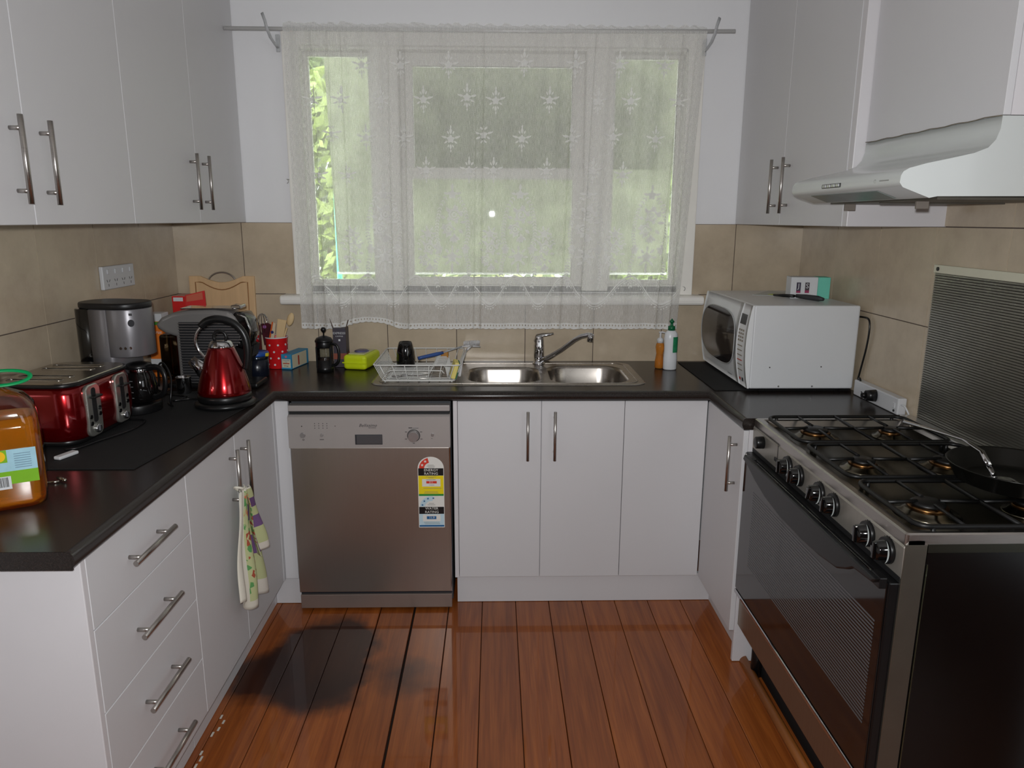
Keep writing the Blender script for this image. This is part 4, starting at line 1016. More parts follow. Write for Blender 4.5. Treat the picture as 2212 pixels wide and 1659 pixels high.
# ================================================================ SINK AREA ITEMS
rk=root('dish_rack',(-.42,-.3,ZC+.004),'white plastic coated wire dish rack on the sink drainer','dish rack')
rw=M('rack_white',(212,212,208),.35,var=.01)
x0,x1,y0,y1=-.590,-.262,-.485,-.105; zt2=.936; zb2=.8735; fx0,fx1,fy0,fy1=-.562,-.285,-.468,-.122
part('top_rail',MB().tube([(x,y,zt2) for x,y in rrect(x0,x1,y0,y1,.018,4)],.0028,8,closed=True),rw,rk)
part('base_rail',MB().tube([(x,y,zb2) for x,y in rrect(fx0,fx1,fy0,fy1,.018,4)],.0024,8,closed=True),rw,rk)
for i in range(16):     # cross wires running in x, up both ends
    y=fy0+.018+(fy1-fy0-.036)*i/15; ty=y0+.02+(y1-y0-.04)*i/15
    hump=[(-.395,y,zb2-.002),(-.372,y,zb2+.038),(-.36,y,zb2+.044),(-.335,y,zb2+.044),(-.325,y,zb2+.036),(-.318,y,zb2-.002)] if 2<i<15 else []
    part('rack_wire',MB().tube([(x0,ty,zt2),(fx0-.004,y,zb2+.008),(fx0+.01,y,zb2-.002)]+hump+[(fx1-.01,y,zb2-.002),(fx1+.004,y,zb2+.008),(x1,ty,zt2)],.0015,6),rw,rk)
for i in range(7):      # long wires running in y
    x=fx0+.02+(fx1-fx0-.04)*i/6; tx=x0+.025+(x1-x0-.05)*i/6
    part('rack_wire',MB().tube([(tx,y0,zt2),(x,fy0-.003,zb2+.006),(x,fy0+.012,zb2-.004),(x,fy1-.012,zb2-.004),(x,fy1+.003,zb2+.006),(tx,y1,zt2)],.0016,6),rw,rk)
part('divider_rail',MB().tube([(-.545,-.455,zb2+.028),(-.53,-.455,zb2+.036),(-.335,-.455,zb2+.036),(-.325,-.455,zb2+.026)],.0022,6),rw,rk)
for x in (fx0+.012,fx1-.012):
    for y in (fy0+.01,fy1-.01): part('foot',MB().cyl((x,y,ZC+.0045),(x,y,zb2),.0035,seg=8),rw,rk)
mg=single('black_mug',MB().lathe([(.036,.0),(.038,.004),(.0385,.03),(.036,.062),(.030,.088),(.0262,.100),(.0245,.100),(.028,.085),(.001,.080)],(-.503,-.185,zb2+.003),30),black_g,'glossy black tapered cup standing in the dish rack','cup',org=(-.503,-.185,zb2+.003))
bp_=root('dish_brush',(-.33,-.2,.93),'dish brush with blue grip and white bristles resting across the rack','brush')
part('grip',MB().tube([(-.445,-.25,.918),(-.43,-.245,.922),(-.37,-.225,.932),(-.345,-.215,.936)],.007,10,rad=[.008,.007,.008,.006]),M('blue_plastic',(46,78,140),.4),bp_)
part('neck',MB().tube([(-.346,-.215,.936),(-.31,-.20,.946),(-.265,-.185,.958)],.0032,8),M('clear_grey',(160,162,164),.3),bp_)
part('head',MB().tube([(-.270,-.187,.957),(-.235,-.17,.957),(-.195,-.155,.951)],.008,10,rad=[.006,.011,.007],flat=.5),M('white_nylon',(206,204,204),.5),bp_)
b=MB(); random.seed(2)
for i in range(110):
    t=random.random(); x=-.262+.064*t; y=-.182+.025*t+random.uniform(-.008,.008)
    b.tube([(x,y,.958),(x+random.uniform(-.004,.005),y+random.uniform(-.003,.003),.958+.019+random.uniform(-.003,.003))],.0008,4)
part('bristles',b,MATS['white_nylon'],bp_,kind='stuff')
bp2=root('dish_brush',(-.26,-.33,.90),'white handled brush leaning in the right end of the dish rack','brush')
part('handle',MB().tube([(-.268,-.44,.888),(-.262,-.36,.925),(-.245,-.27,.962)],.004,8,rad=[.0055,.0045,.003]),MATS['white_nylon'],bp2)
part('head',MB().tube([(-.247,-.275,.958),(-.228,-.235,.968)],.006,8,flat=.6),MATS['white_nylon'],bp2)
sg=root('sponge_scourer',(-.285,-.4,.89),'yellow and green scouring sponge standing in the rack corner','sponge')
Ms=Matrix.Translation((-.288,-.425,.908))@Matrix.Rotation(.30,4,'Y')@Matrix.Rotation(.15,4,'Z')
part('sponge',MB().box(-.010,.008,-.035,.035,-.030,.034,.004,2,M4=Ms),M('yellow_sponge',(222,206,120),.85,bump=.6,bscale=300),sg)
part('scourer',MB().box(.0085,.0125,-.034,.034,-.029,.033,.001,1,M4=Ms),M('green_scourer',(60,112,84),.9,bump=.5,bscale=300),sg)
single('orange_spatula',MB().box(-.355,-.325,-.20,-.196,.905,.940,.004,2),M('ochre_plastic',(176,120,40),.45),'small ochre scraper in the back of the dish rack','scraper',org=(-.34,-.198,.905))
for i,(a,c) in enumerate((((-.50,-.43,.8815),(-.38,-.40,.8835)),((-.47,-.41,.8815),(-.36,-.435,.8835)))):
    k=root('spoon',(a[0],a[1],.880),('steel spoon lying in the front of the dish rack','steel fork lying beside the spoon in the dish rack')[i],'cutlery')
    part('cutlery_handle',MB().tube([a,c],.002,6,flat=.6),chrome,k); part('cutlery_bowl',MB().sphere((a[0]-.012,a[1]-.003,a[2]+.002),.012,(1.4,.8,.3)),chrome,k)
    if i: k.name='fork'

# cafetiere
fp=root('french_press',(-.826,-.235,ZC),'black french press coffee plunger beside the dark coffee box','coffee plunger')
c0=(-.826,-.235,ZC+.001)
part('glass_beaker',MB().lathe([(.030,.012),(.030,.112)],c0,28,cap=False),glass_thin,fp)
part('base',MB().lathe([(.034,0),(.034,.020),(.0315,.022),(.0315,.05),(.001,.05)],c0,28),black_p,fp)
part('collar',MB().lathe([(.0325,.100),(.0335,.103),(.0335,.122),(.0325,.124)],c0,28),black_p,fp)
for a in (-2.6,-.55,.6,2.6): 
    x,y=c0[0]+.0325*math.cos(a),c0[1]+.0325*math.sin(a); part('frame_strut',MB().box(x-.003,x+.003,y-.003,y+.003,ZC+.02,ZC+.105),black_p,fp)
ld=part('lid',MB().lathe([(.036,.122),(.036,.128),(.030,.138),(.012,.146),(.004,.148),(.001,.148)],c0,28),black_p,fp)
part('plunger_knob',MB().lathe([(.0025,.146),(.0025,.160),(.006,.162),(.0105,.169),(.0105,.175),(.006,.181),(.001,.182)],c0,16),black_p,ld)
part('handle',MB().tube(smooth([(-.795,-.245,ZC+.116),(-.775,-.25,ZC+.114),(-.765,-.252,ZC+.09),(-.766,-.252,ZC+.05),(-.782,-.248,ZC+.030),(-.796,-.244,ZC+.028)]),.006,8),black_p,fp)
part('coffee_grounds',MB().lathe([(.029,.03),(.029,.055),(.001,.056)],c0,20),M('grounds',(60,40,34),.8),fp)
# dark coffee box, open flaps
cb=root('coffee_box',(-.77,-.10,ZC),'tall dark coffee carton with open flaps behind the plunger','box')
cd=M('carton_dark',(62,56,66),.5,var=.05); cb_m=M('carton_board',(120,98,88),.7)
part('carton',MB().box(-.808,-.754,-.150,-.088,ZC+.001,ZC+.165,.0006,1),cd,cb)
for f in ([(-.808,-.150,ZC+.165),(-.808,-.128,ZC+.165),(-.822,-.134,ZC+.208),(-.818,-.150,ZC+.208)],[(-.754,-.150,ZC+.165),(-.754,-.128,ZC+.165),(-.742,-.134,ZC+.200),(-.744,-.150,ZC+.200)]):
    b=MB(); b.quad(*f); b.quad(*[(p[0]+.0008,p[1],p[2]) for p in f][::-1]); part('flap',b,cb_m,cb)
part('rust_band',MB().box(-.8085,-.7535,-.1507,-.0875,ZC+.035,ZC+.060),M('rust_print',(140,74,56),.5),cb)
text('carton_lettering','EXPRESSI',.0125,(-.781,-.1512,ZC+.145),(1,0,0),(0,0,1),wc,cb,space=1.05)
text('carton_lettering','COFFEE',.008,(-.781,-.1512,ZC+.132),(1,0,0),(0,0,1),wc,cb,space=1.2)
part('carton_cup_mark',MB().box(-.785,-.777,-.1512,-.1505,ZC+.112,ZC+.120),wc,cb)
# lime pack of serviettes
lp=root('serviette_pack',(-.70,-.13,ZC),'lime yellow plastic wrapped pack of wipes beside the dish rack','pack')
Ml=Matrix.Translation((-.694,-.128,ZC))@Matrix.Rotation(-.21,4,'Z')
lime=M('lime_wrap',(205,222,30),.28,var=.05,scale=30,bump=.35,bscale=35)
part('wrap',MB().box(-.050,.050,-.085,.085,.0012,.062,.014,4,M4=Ml),lime,lp)
part('end_seal',MB().box(-.052,.052,-.0885,-.084,.028,.033,.001,1,M4=Ml),lime,lp)
part('clear_panel',MB().box(-.035,.035,-.06,.06,.0615,.066,.002,2,M4=Ml),M('pale_film',(196,196,150),.2,var=.2),lp)
part('purple_lid',MB().lathe([(.030,.064),(.029,.069),(.022,.072),(.001,.0725)],(0,0,0),24,sx=1,sy=1.2,M4=Ml),M('purple_print',(96,92,128),.3,var=.3,scale=60),lp)
# tea box
tx=root('tea_box',(-.97,-.12,ZC),'small blue and cream box of tea bags beside the red tin','box')
Mt=Matrix.Translation((-.978,-.118,ZC))@Matrix.Rotation(-.20,4,'Z')
tb_m=M('tea_blue',(54,142,184),.45); tc_m=M('tea_cream',(214,206,178),.5); tr_m=M('tea_red',(176,70,52),.5)
part('carton',MB().box(-.022,.022,-.08,.08,.001,.064,.0008,1,M4=Mt),tb_m,tx)
part('cream_label',MB().box(-.019,.019,-.0806,-.0801,.008,.044,M4=Mt),tc_m,tx)
part('cream_label',MB().box(.0221,.0226,-.070,.060,.004,.060,M4=Mt),tc_m,tx)
part('red_band',MB().box(-.014,.014,-.0812,-.0806,.024,.028,M4=Mt).box(.0226,.0231,-.02,-.008,.01,.05,M4=Mt),tr_m,tx)
R3=Matrix.Rotation(-.20,3,'Z')
text('tea_lettering','Camomile',.0075,tuple(Mt@Vector((0,-.0813,.039))),tuple(R3@Vector((1,0,0))),(0,0,1),MATS['tea_blue'],tx)
text('tea_lettering','Tea',.006,tuple(Mt@Vector((0,-.0813,.0325))),tuple(R3@Vector((1,0,0))),(0,0,1),MATS['tea_blue'],tx)
text('tea_lettering','20 bags',.0065,tuple(Mt@Vector((0,-.0813,.016))),tuple(R3@Vector((1,0,0))),(0,0,1),ink,tx)
part('emblem',MB().cyl(tuple(Mt@Vector((0,-.0800,.054))),tuple(Mt@Vector((0,-.0812,.054))),.005,seg=12),M('pink_print',(214,110,130),.5),tx)
# polka tin
tn_=root('utensil_tin',(-1.045,-.15,ZC),'red tin with white polka dots holding kitchen utensils','tin')
tp_=(-1.042,-.150,ZC+.001)
tinm=M('tin_red',(214,30,34),.3)
part('tin_body',MB().lathe([(.038,0),(.040,.003),(.0455,.126),(.0468,.129),(.0455,.130),(.044,.126),(.038,.01),(.001,.009)],tp_,36,cap=False),tinm,tn_)
part('tin_rim',MB().lathe([(.0462,.127),(.0474,.1295),(.0462,.132),(.045,.1295),(.0462,.127)],tp_,36,cap=False),wc,tn_)
random.seed(4); nd=0
for i,zf in enumerate((.018,.045,.072,.100)):
    for k in range(8):
        a=-PI/2+(k+(.5 if i%2 else 0))*PI/4; r=.0402+.0055*zf/.126
        cx_=tp_[0]+r*math.cos(a); cy_=tp_[1]+r*math.sin(a); n=Vector((math.cos(a),math.sin(a),0))
        part('polka_dot',MB().cyl(Vector((cx_,cy_,tp_[2]+zf))-n*.001,Vector((cx_,cy_,tp_[2]+zf))+n*.0006,.0042,seg=12),wc,tn_)
zT=ZC+.02
def utensil(name,label,cat,parts,loc):
    u=root(name,loc,label,cat,'utensils in the polka dot tin')
    for pn_,mb_,mm in parts: part(pn_,mb_,mm,u)
    return u
utensil('wooden_spoon','pale wooden spoon leaning right in the red tin','spoon',[('handle',MB().tube([(-1.05,-.155,zT),(-1.00,-.135,ZC+.165)],.004,8),wood_s),('spoon_bowl',MB().sphere((-.985,-.128,ZC+.200),.02,(.72,.4,1.45),16,Matrix.Rotation(.3,3,'Y')),wood_s)],(-1.05,-.155,zT))
utensil('wooden_spatula','broad pale wooden spatula standing in the red tin','spatula',[('blade',MB().prism([(-1.047,ZC+.10),(-1.032,ZC+.205),(-.995,ZC+.198),(-1.02,ZC+.10)],'y',-.150,-.145,.001,1),wood_s),('handle',MB().tube([(-1.04,-.148,zT),(-1.033,-.148,ZC+.105)],.005,8),wood_s)],(-1.04,-.148,zT))
b=MB()
for k in range(6):
    a=k*PI/6; pts=[]
    for j in range(15):
        t=2*PI*j/14-PI/2; rr_=.024*math.cos(t); h=.045*math.sin(t)
        pts.append((-1.088+rr_*math.cos(a)-.10*(h*.35),-.165+rr_*math.sin(a),ZC+.185+h))
    b.tube(pts,.0011,5)
utensil('wire_whisk','steel balloon whisk standing at the left of the red tin','whisk',[('wires',b,chrome),('handle',MB().tube([(-1.068,-.16,zT),(-1.082,-.165,ZC+.142)],.005,8),chrome)],(-1.068,-.16,zT))
choc=M('choc_wrap',(70,26,34),.3,var=.3,scale=50)
utensil('chocolate_packet','shiny maroon sweet packet poking out of the red tin','packet',[('packet',MB().prism([(-1.085,ZC+.10),(-1.095,ZC+.188),(-1.065,ZC+.192),(-1.052,ZC+.185),(-1.060,ZC+.10)],'y',-.178,-.172,.001,1),choc),('printed_mark',MB().cyl((-1.078,-.1785,ZC+.176),(-1.078,-.1792,ZC+.176),.007,seg=12),M('lilac_print',(150,90,150),.4))],(-1.07,-.175,zT))
utensil('snack_stick','orange and cream snack wrapper poking out of the red tin','packet',[('wrapper',MB().prism([(-1.062,ZC+.10),(-1.040,ZC+.196),(-1.030,ZC+.188),(-1.045,ZC+.10)],'y',-.186,-.181,.001,1),M('cream_wrap',(206,188,160),.4)),('orange_edge',MB().prism([(-1.068,ZC+.10),(-1.045,ZC+.197),(-1.0405,ZC+.197),(-1.0625,ZC+.10)],'y',-.187,-.182,.0005,1),M('orange_wrap',(214,92,30),.4)),('blue_mark',MB().cyl((-1.046,-.187,ZC+.155),(-1.046,-.188,ZC+.155),.0065,seg=12),M('navy_print',(44,46,100),.4))],(-1.05,-.183,zT))

# ================================================================ LEFT WORKTOP ITEMS
lm=single('counter_mat',MB().prism([(-1.462,-1.442),(-1.029,-1.442),(-.940,-.730),(-1.02,-.60),(-1.462,-.60)],'z',ZC+.0006,ZC+.0035,.0006,1),mat_black,'black rubber mat under the toaster, coffee maker and kettle','mat',org=(-1.2,-1.0,ZC+.0006))
ZM=ZC+.0038
# chopping board
bd=root('chopping_board',(-1.295,-.03,ZC),'light timber chopping board with steel loop handle leaning on the back tiles','chopping board')
def arch(z0): return [(-1.158,z0),(-1.196,z0)]+[(-1.205-.18*k/10,z0-.026*math.sin(PI*k/10)) for k in range(11)]+[(-1.394,z0),(-1.432,z0)]
Mb=Matrix.Translation((0,-.030,ZC))@Matrix.Rotation(-.045,4,'X')
part('board',MB().prism([(-1.432,.001),(-1.158,.001)]+[(x,z-ZC) for x,z in arch(1.232)],'y',-.010,.006,.002,2,M4=Mb),wood_l,bd)
gp=[(-1.405,.22),(-1.405,.345),(-1.385,.345)]+[(-1.375+.16*k/10,.343-.030*math.sin(PI*k/10)) for k in range(11)]+[(-1.205,.345),(-1.185,.345),(-1.185,.10),(-1.405,.10)]
part('juice_groove',MB().tube([Mb@Vector((x,-.0102,z)) for x,z in gp],.0022,6,closed=True),M('groove_brown',(150,104,62),.6),bd)
for i in range(6):
    x=-1.432+.0456*i
part('loop_handle',MB().tube([Mb@Vector((-1.295+.06*math.cos(a),-.002,.338+.048*math.sin(a))) for a in [PI*k/16 for k in range(17)]],.0035,8),steel,bd)
# tall red carton and orange carton behind the machine
rc=root('red_carton',(-1.38,-.17,ZC),'tall red carton with white label, open flaps, behind the capsule machine','box')
part('carton',MB().box(-1.420,-1.368,-.235,-.13,ZC+.001,1.168,.001,1),red_p,rc)
part('label',MB().box(-1.414,-1.376,-.2358,-.2352,1.148,1.163),wc,rc)
part('top_face',MB().box(-1.419,-1.369,-.234,-.131,1.168,1.1688),M('red_pale',(206,150,140),.5),rc)
b=MB(); f=[(-1.368,-.235,1.130),(-1.366,-.235,1.172),(-1.292,-.225,1.190),(-1.290,-.225,1.125)]; b.quad(*f); b.quad(*[(p[0],p[1]+.001,p[2]) for p in f][::-1]); part('flap',b,red_p,rc)
b=MB(); f=[(-1.362,-.2365,1.146),(-1.361,-.2365,1.170),(-1.300,-.2285,1.184),(-1.299,-.2285,1.155)]; b.quad(*f); part('flap_print',b,M('flap_pale_print',(200,96,70),.5),rc)
oc=root('orange_carton',(-1.44,-.30,ZC),'tall orange and green juice carton behind the coffee maker','box')
part('carton',MB().box(-1.474,-1.420,-.345,-.28,ZC+.001,1.095,.001,1),M('orange_card',(226,120,36),.5,var=.1,scale=30),oc)
part('green_band',MB().box(-1.4745,-1.4195,-.3455,-.2795,1.068,1.080),M('green_band',(70,150,60),.5),oc)
part('white_top',MB().box(-1.4745,-1.4195,-.3455,-.2795,1.0803,1.112,.002,1),wc,oc)
part('white_base',MB().box(-1.4745,-1.4195,-.3455,-.2795,.905,.935),wc,oc)
text('carton_lettering','Citrus',.018,(-1.4465,-.3462,1.04),(1,0,0),(0,0,1),wc,oc,italic=.2)
# capsule machine
cm=root('capsule_machine',(-1.17,-.5,ZC),'grey capsule coffee machine with ribbed side behind the red kettle','coffee machine')
greym=M('machine_grey',(138,135,133),.3,.3,var=.02)
body=[(-1.282,ZC+.02),(-1.282,1.055),(-1.318,1.066),(-1.345,1.085),(-1.350,1.100),(-1.330,1.122),(-1.290,1.140),(-1.23,1.150),(-1.14,1.152),(-1.09,1.146),(-1.065,1.128),(-1.05,1.100),(-1.05,1.06),(-1.06,1.03),(-1.078,1.015),(-1.078,ZC+.02)]
part('body',MB().prism(body,'y',-.553,-.44,.014,4,smooth=True),greym,cm)
b=MB()
part('rib_panel',MB().prism([(-1.266,.888),(-1.266,1.108),(-1.13,1.108),(-1.09,1.11),(-1.062,1.10),(-1.052,1.075),(-1.056,1.03),(-1.085,1.018),(-1.085,.888)],'y',-.5545,-.552),M('rib_shadow',(34,34,36),.4),cm)
for i in range(22):
    z=.895+i*.0098
    xr=-1.086 if z<1.02 else -1.086+.045*math.sqrt(max(0,1-((z-1.062)/.048)**2)) if z<1.11 else -1.09
    b2=part('rib',MB().box(-1.268,xr,-.5595,-.5535,z,z+.0050,.0020,2),M('rib_silver',(190,190,194),.22,.9),cm)
part('head',MB().prism([(-1.085,1.02),(-1.085,1.128),(-1.065,1.143),(-1.035,1.138),(-1.018,1.11),(-1.010,1.06),(-1.018,1.015),(-1.05,1.005)],'y',-.545,-.45,.010,3,smooth=True),black_g,cm)
part('lever_clip',MB().tube([(-1.055,-.552,1.137),(-1.028,-.552,1.125),(-1.014,-.552,1.085),(-1.016,-.552,1.04)],.007,10,flat=.5),chrome,cm)
part('brew_column',MB().prism([(-1.078,ZC+.02),(-1.078,1.02),(-1.01,1.02),(-1.02,.98),(-1.045,.95),(-1.05,ZC+.02)],'y',-.54,-.455,.006,2),black_p,cm)
part('base_tray',MB().box(-1.33,-1.0,-.560,-.43,ZC+.005,ZC+.0215,.006,2),black_p,cm)
part('water_tank',MB().box(-1.350,-1.285,-.54,-.445,ZC+.03,1.060,.010,3),smoke,cm)
part('cup_plate',MB().box(-1.26,-1.075,-.545,-.455,1.1535,1.157,.001,1).box(-1.085,-1.05,-.53,-.47,1.153,1.166,.003),chrome,cm)
cu2=root('steel_cup',(-1.222,-.63,ZM),'small shiny steel cup between the coffee pot and the capsule machine','cup')
part('cup_body',MB().lathe([(.022,0),(.024,.003),(.026,.058),(.0262,.060),(.0245,.058),(.022,.01),(.001,.008)],(-1.235,-.63,ZM),28,cap=False),chrome,cu2)
# dark canisters right of the kettle
ca=root('storage_canister',(-1.065,-.335,ZC),'dark navy canister with blue rimmed lid between kettle and red tin','canister')
cc=(-1.072,-.325,ZC+.001)
navy=M('navy_plastic',(18,22,34),.25)
part('body',MB().lathe([(.042,0),(.045,.004),(.045,.085),(.001,.085)],cc,30),navy,ca)
part('lid',MB().lathe([(.0465,.083),(.0475,.086),(.0475,.094),(.045,.098),(.001,.099)],cc,30),M('blue_lid',(30,74,150),.3),ca)
part('yellow_tab',MB().box(cc[0]+.038,cc[0]+.052,cc[1]-.022,cc[1]-.006,ZC+.083,ZC+.096,.002,1),M('yellow_tab',(216,190,40),.4),ca)
part('steel_band',MB().lathe([(.0458,.070),(.0462,.0705),(.0462,.081),(.0458,.0815)],cc,30,cap=False),M('dark_band',(60,66,76),.15,.8),ca)
bb=root('brown_carton',(-1.075,-.22,ZC),'small maroon carton standing behind the navy canister','box')
part('carton',MB().box(-1.125,-1.080,-.262,-.225,ZC+.001,1.052,.001,1),M('maroon_card',(74,30,32),.45),bb)
b=MB()
for a0,a1,c0_,c1 in ((-1.115,-1.088,1.010,1.012),(-1.115,-1.088,.982,.984),(-1.115,-1.113,.982,1.012),(-1.090,-1.088,.982,1.012)): b.box(a0,a1,-.2628,-.2621,c0_,c1)
part('label_frame',b,wc,bb); part('label',MB().box(-1.112,-1.091,-.2625,-.2621,.985,1.009),M('label_maroon',(130,50,60),.5),bb)
# kettle
kt=root('kettle',(-1.03,-.80,ZM),'metallic red cone kettle with chrome collar and black loop handle','kettle')
kc=(-1.030,-.800,ZM)
part('power_base',MB().lathe([(.088,0),(.096,.004),(.096,.012),(.090,.018),(.078,.020),(.001,.020)],kc,44),black_p,kt)
part('base_ring',MB().lathe([(.082,.020),(.085,.024),(.085,.036),(.082,.042),(.001,.042)],kc,44),black_p,kt)
part('body',MB().lathe([(.0815,.041),(.084,.046),(.0835,.055),(.078,.080),(.066,.122),(.053,.162),(.043,.188),(.0385,.197),(.001,.198)],kc,56),red_g,kt)
part('collar',MB().lathe([(.0395,.1955),(.0395,.199),(.035,.210),(.030,.216),(.012,.218),(.001,.218)],kc,40),chrome,kt)
part('lid_ring',MB().tube([(kc[0]+.020*math.cos(a),kc[1]-.002,ZM+.228+.020*math.sin(a)) for a in [-.5+(PI+1)*k/16 for k in range(17)]],.0055,10),black_p,kt)
part('handle',MB().tube(smooth([(-1.090,-.80,ZM+.262),(-1.068,-.80,ZM+.280),(-1.03,-.80,ZM+.287),(-.985,-.80,ZM+.274),(-.955,-.80,ZM+.240),(-.945,-.80,ZM+.195),(-.948,-.80,ZM+.150),(-.955,-.80,ZM+.122)]),.011,12,rad=None,flat=1.15),black_p,kt)
part('handle_bracket',MB().tube(smooth([(-1.088,-.80,ZM+.262),(-1.106,-.80,ZM+.238),(-1.112,-.80,ZM+.212),(-1.103,-.80,ZM+.182),(-1.083,-.80,ZM+.158),(-1.072,-.80,ZM+.15)]),.0042,10,flat=1.3),chrome,kt)
part('spout',MB().tube([(-1.085,-.80,ZM+.108),(-1.105,-.80,ZM+.128),(-1.130,-.80,ZM+.152)],.016,16,rad=[.024,.019,.014],flat=1.15),chrome,kt)
part('power_cord',MB().tube(smooth([(-1.11,-.76,ZM+.006),(-1.17,-.73,ZM+.004),(-1.22,-.76,ZM+.004),(-1.20,-.70,ZM+.004),(-1.28,-.66,ZM+.004),(-1.36,-.62,ZM+.03),(-1.42,-.60,ZM+.10)]),.0035,8),black_p,kt)
# filter coffee maker
co=root('coffee_maker',(-1.322,-.865,ZM),'black and silver filter coffee maker with glass pot, by the power points','coffee maker',rz=-.22)
co.scale=(.86,.86,1)
def oval(x0,x1,y0,y1,r,n=8): return rrect(x0,x1,y0,y1,r,n)
part('base',MB().prism(oval(-.125,.125,-.082,.082,.07),'z',0,.030,.004,2,smooth=True),black_p,co,local=True)
part('water_column',MB().prism(oval(-.125,-.020,-.0875,.0875,.045),'z',.030,.333,.002,1,smooth=True),black_g,co,local=True)
part('silver_column',MB().prism([(-.045,-.0885),(.020,-.084),(.035,-.07),(.035,.07),(.020,.084),(-.045,.0885)],'z',.030,.333,.003,2,smooth=True),grey_pl,co,local=True)
part('filter_housing',MB().prism([(.0,-.083),(.05,-.0815),(.085,-.073),(.110,-.052),(.122,-.02),(.122,.02),(.110,.052),(.085,.073),(.05,.0815),(.0,.083)],'z',.185,.333,.003,2,smooth=True),grey_pl,co,local=True)
part('lid',MB().prism(oval(-.127,.124,-.088,.088,.08),'z',.333,.352,.006,3,smooth=True),M('lid_black',(24,24,25),.38,bump=.1),co,local=True)
part('badge',MB().cyl((.104,-.062,.292),(.1065,-.0635,.292),.011,seg=18),M('badge_dark',(80,80,84),.3,.6),co,local=True)
for i,(x,y) in enumerate(((.066,-.0785),(.082,-.0745),(.096,-.066))):
    part('push_button',MB().cyl((x,y,.215),(x+.0015,y-.003,.215),.0045,seg=12),chrome,co,local=True)
part('printed_mark',MB().box(.100,.112,-.0645,-.062,.315,.322),M('badge_dark2',(80,80,84),.4),co,local=True)
pot=(.066,.0,.031)
part('coffee_pot',MB().lathe([(.030,0),(.050,.004),(.058,.025),(.059,.055),(.052,.085),(.042,.105),(.042,.112),(.001,.113)],pot,32),M('pot_glass',(14,12,12),.04,var=.02,coat=.6),co,local=True)
for zr in (.022,.04,.058,.076): part('pot_graduation',MB().box(.064,.082,-.0600,-.0592,.031+zr,.033+zr),M('grad_grey',(120,120,122),.4),co,local=True)
part('pot_lid',MB().lathe([(.045,.110),(.047,.114),(.044,.124),(.02,.130),(.001,.130)],pot,28),black_p,co,local=True)
part('pot_band',MB().lathe([(.0435,.098),(.0445,.100),(.0445,.110),(.0435,.112)],pot,28,cap=False),chrome,co,local=True)
part('pot_handle',MB().tube(smooth([(.105,-.01,.142),(.150,-.018,.150),(.180,-.022,.140),(.190,-.024,.110),(.178,-.022,.070),(.138,-.015,.052),(.128,-.012,.055)]),.0075,10,flat=1.3),black_p,co,local=True)
part('power_cord',MB().tube(smooth([(.10,.10,.004),(.14,.07,.004),(.17,.02,.03),(.16,.05,.10),(.12,.07,.145),(.08,.09,.13),(.06,.11,.06)]),.0035,8),black_p,co,local=True)
# toaster
tr=root('toaster',(-1.358,-1.125,ZM),'metallic red four-slice toaster with chrome control panels','toaster',rz=-.04)
part('plinth',MB().prism(oval(-.112,.108,-.158,.158,.05),'z',.006,.022,.003,1,smooth=True),black_p,tr,local=True)
b=MB(); rs=[]
for z,ins in ((.018,.006),(.024,.001),(.06,-.003),(.10,-.003),(.145,.001),(.166,.006)):
    rs.append([(x,y,z) for x,y in rrect(-.118+ins,.118-ins,-.163+ins,.163-ins,.058,8)])
R=b.loops(rs); b.bm.faces.new(R[0][::-1]); b.bm.faces.new(R[-1])
part('body',b,red_g,tr,local=True)
part('top_band',MB().prism(rrect(-.116,.116,-.161,.161,.056,8),'z',.1655,.176,.003,2,smooth=True),black_p,tr,local=True)
b=MB(); sl_=[]
for yc in (-.105,-.055,.045,.095): sl_.append(rrect(-.088,.062,yc-.011,yc+.011,.009,4))
b.fill([rrect(-.108,.108,-.152,.152,.05,8)]+sl_,.1785)
for s in sl_: b.loops([[(x,y,.1785) for x,y in s],[(x,y,.150) for x,y in s]],False)
o1,o2=rrect(-.108,.108,-.152,.152,.05,8),rrect(-.110,.110,-.154,.154,.052,8)
b.loops([[(x,y,.1785) for x,y in o1],[(x,y,.176) for x,y in o2]],False)
for s in sl_: b.tube([(x,y,.1788) for x,y in s],.0016,6,closed=True)
part('top_plate',b,M('toaster_steel',(176,170,160),.26,1,var=.05),tr,local=True)
tpn=M('toaster_silver',(196,196,188),.22,.85,var=.02)
for y in (-.080,.064):
    pf=part('chrome_panel',MB().prism([(a,z) for a,z in [(y+q[0],q[1]) for q in rrect(-.034,.034,.018,.163,.020,6)]],'x',.1145,.1265,.004,3),tpn,tr,local=True)
    part('lever_slot',MB().prism([(y+q[0],q[1]) for q in rrect(-.0105,.0105,.056,.153,.009,4)],'x',.126,.1274,.0005,1),black_m,pf,local=True)
    part('lever',MB().box(.126,.142,y-.020,y+.020,.126,.132,.002,2),black_p,pf,local=True)
    for dy,z in ((-.019,.075),(-.019,.056),(.019,.075),(.019,.092)): part('mode_button',MB().cyl((.1255,y+dy*1.15,z),(.1285,y+dy*1.15,z),.006,seg=14),black_g,pf,local=True)
    part('browning_dial',MB().cyl((.1255,y,.038),(.134,y,.038),.0125,.0115,20).box(.132,.138,y-.002,y+.002,.031,.049,.001,1),chrome,pf,local=True)
part('power_cord',MB().tube(smooth([(.10,.13,.004),(.155,.12,.004),(.165,.02,.004),(.130,-.10,.004),(.115,-.155,.004),(.085,-.17,.004)]),.003,8),black_p,tr,local=True)
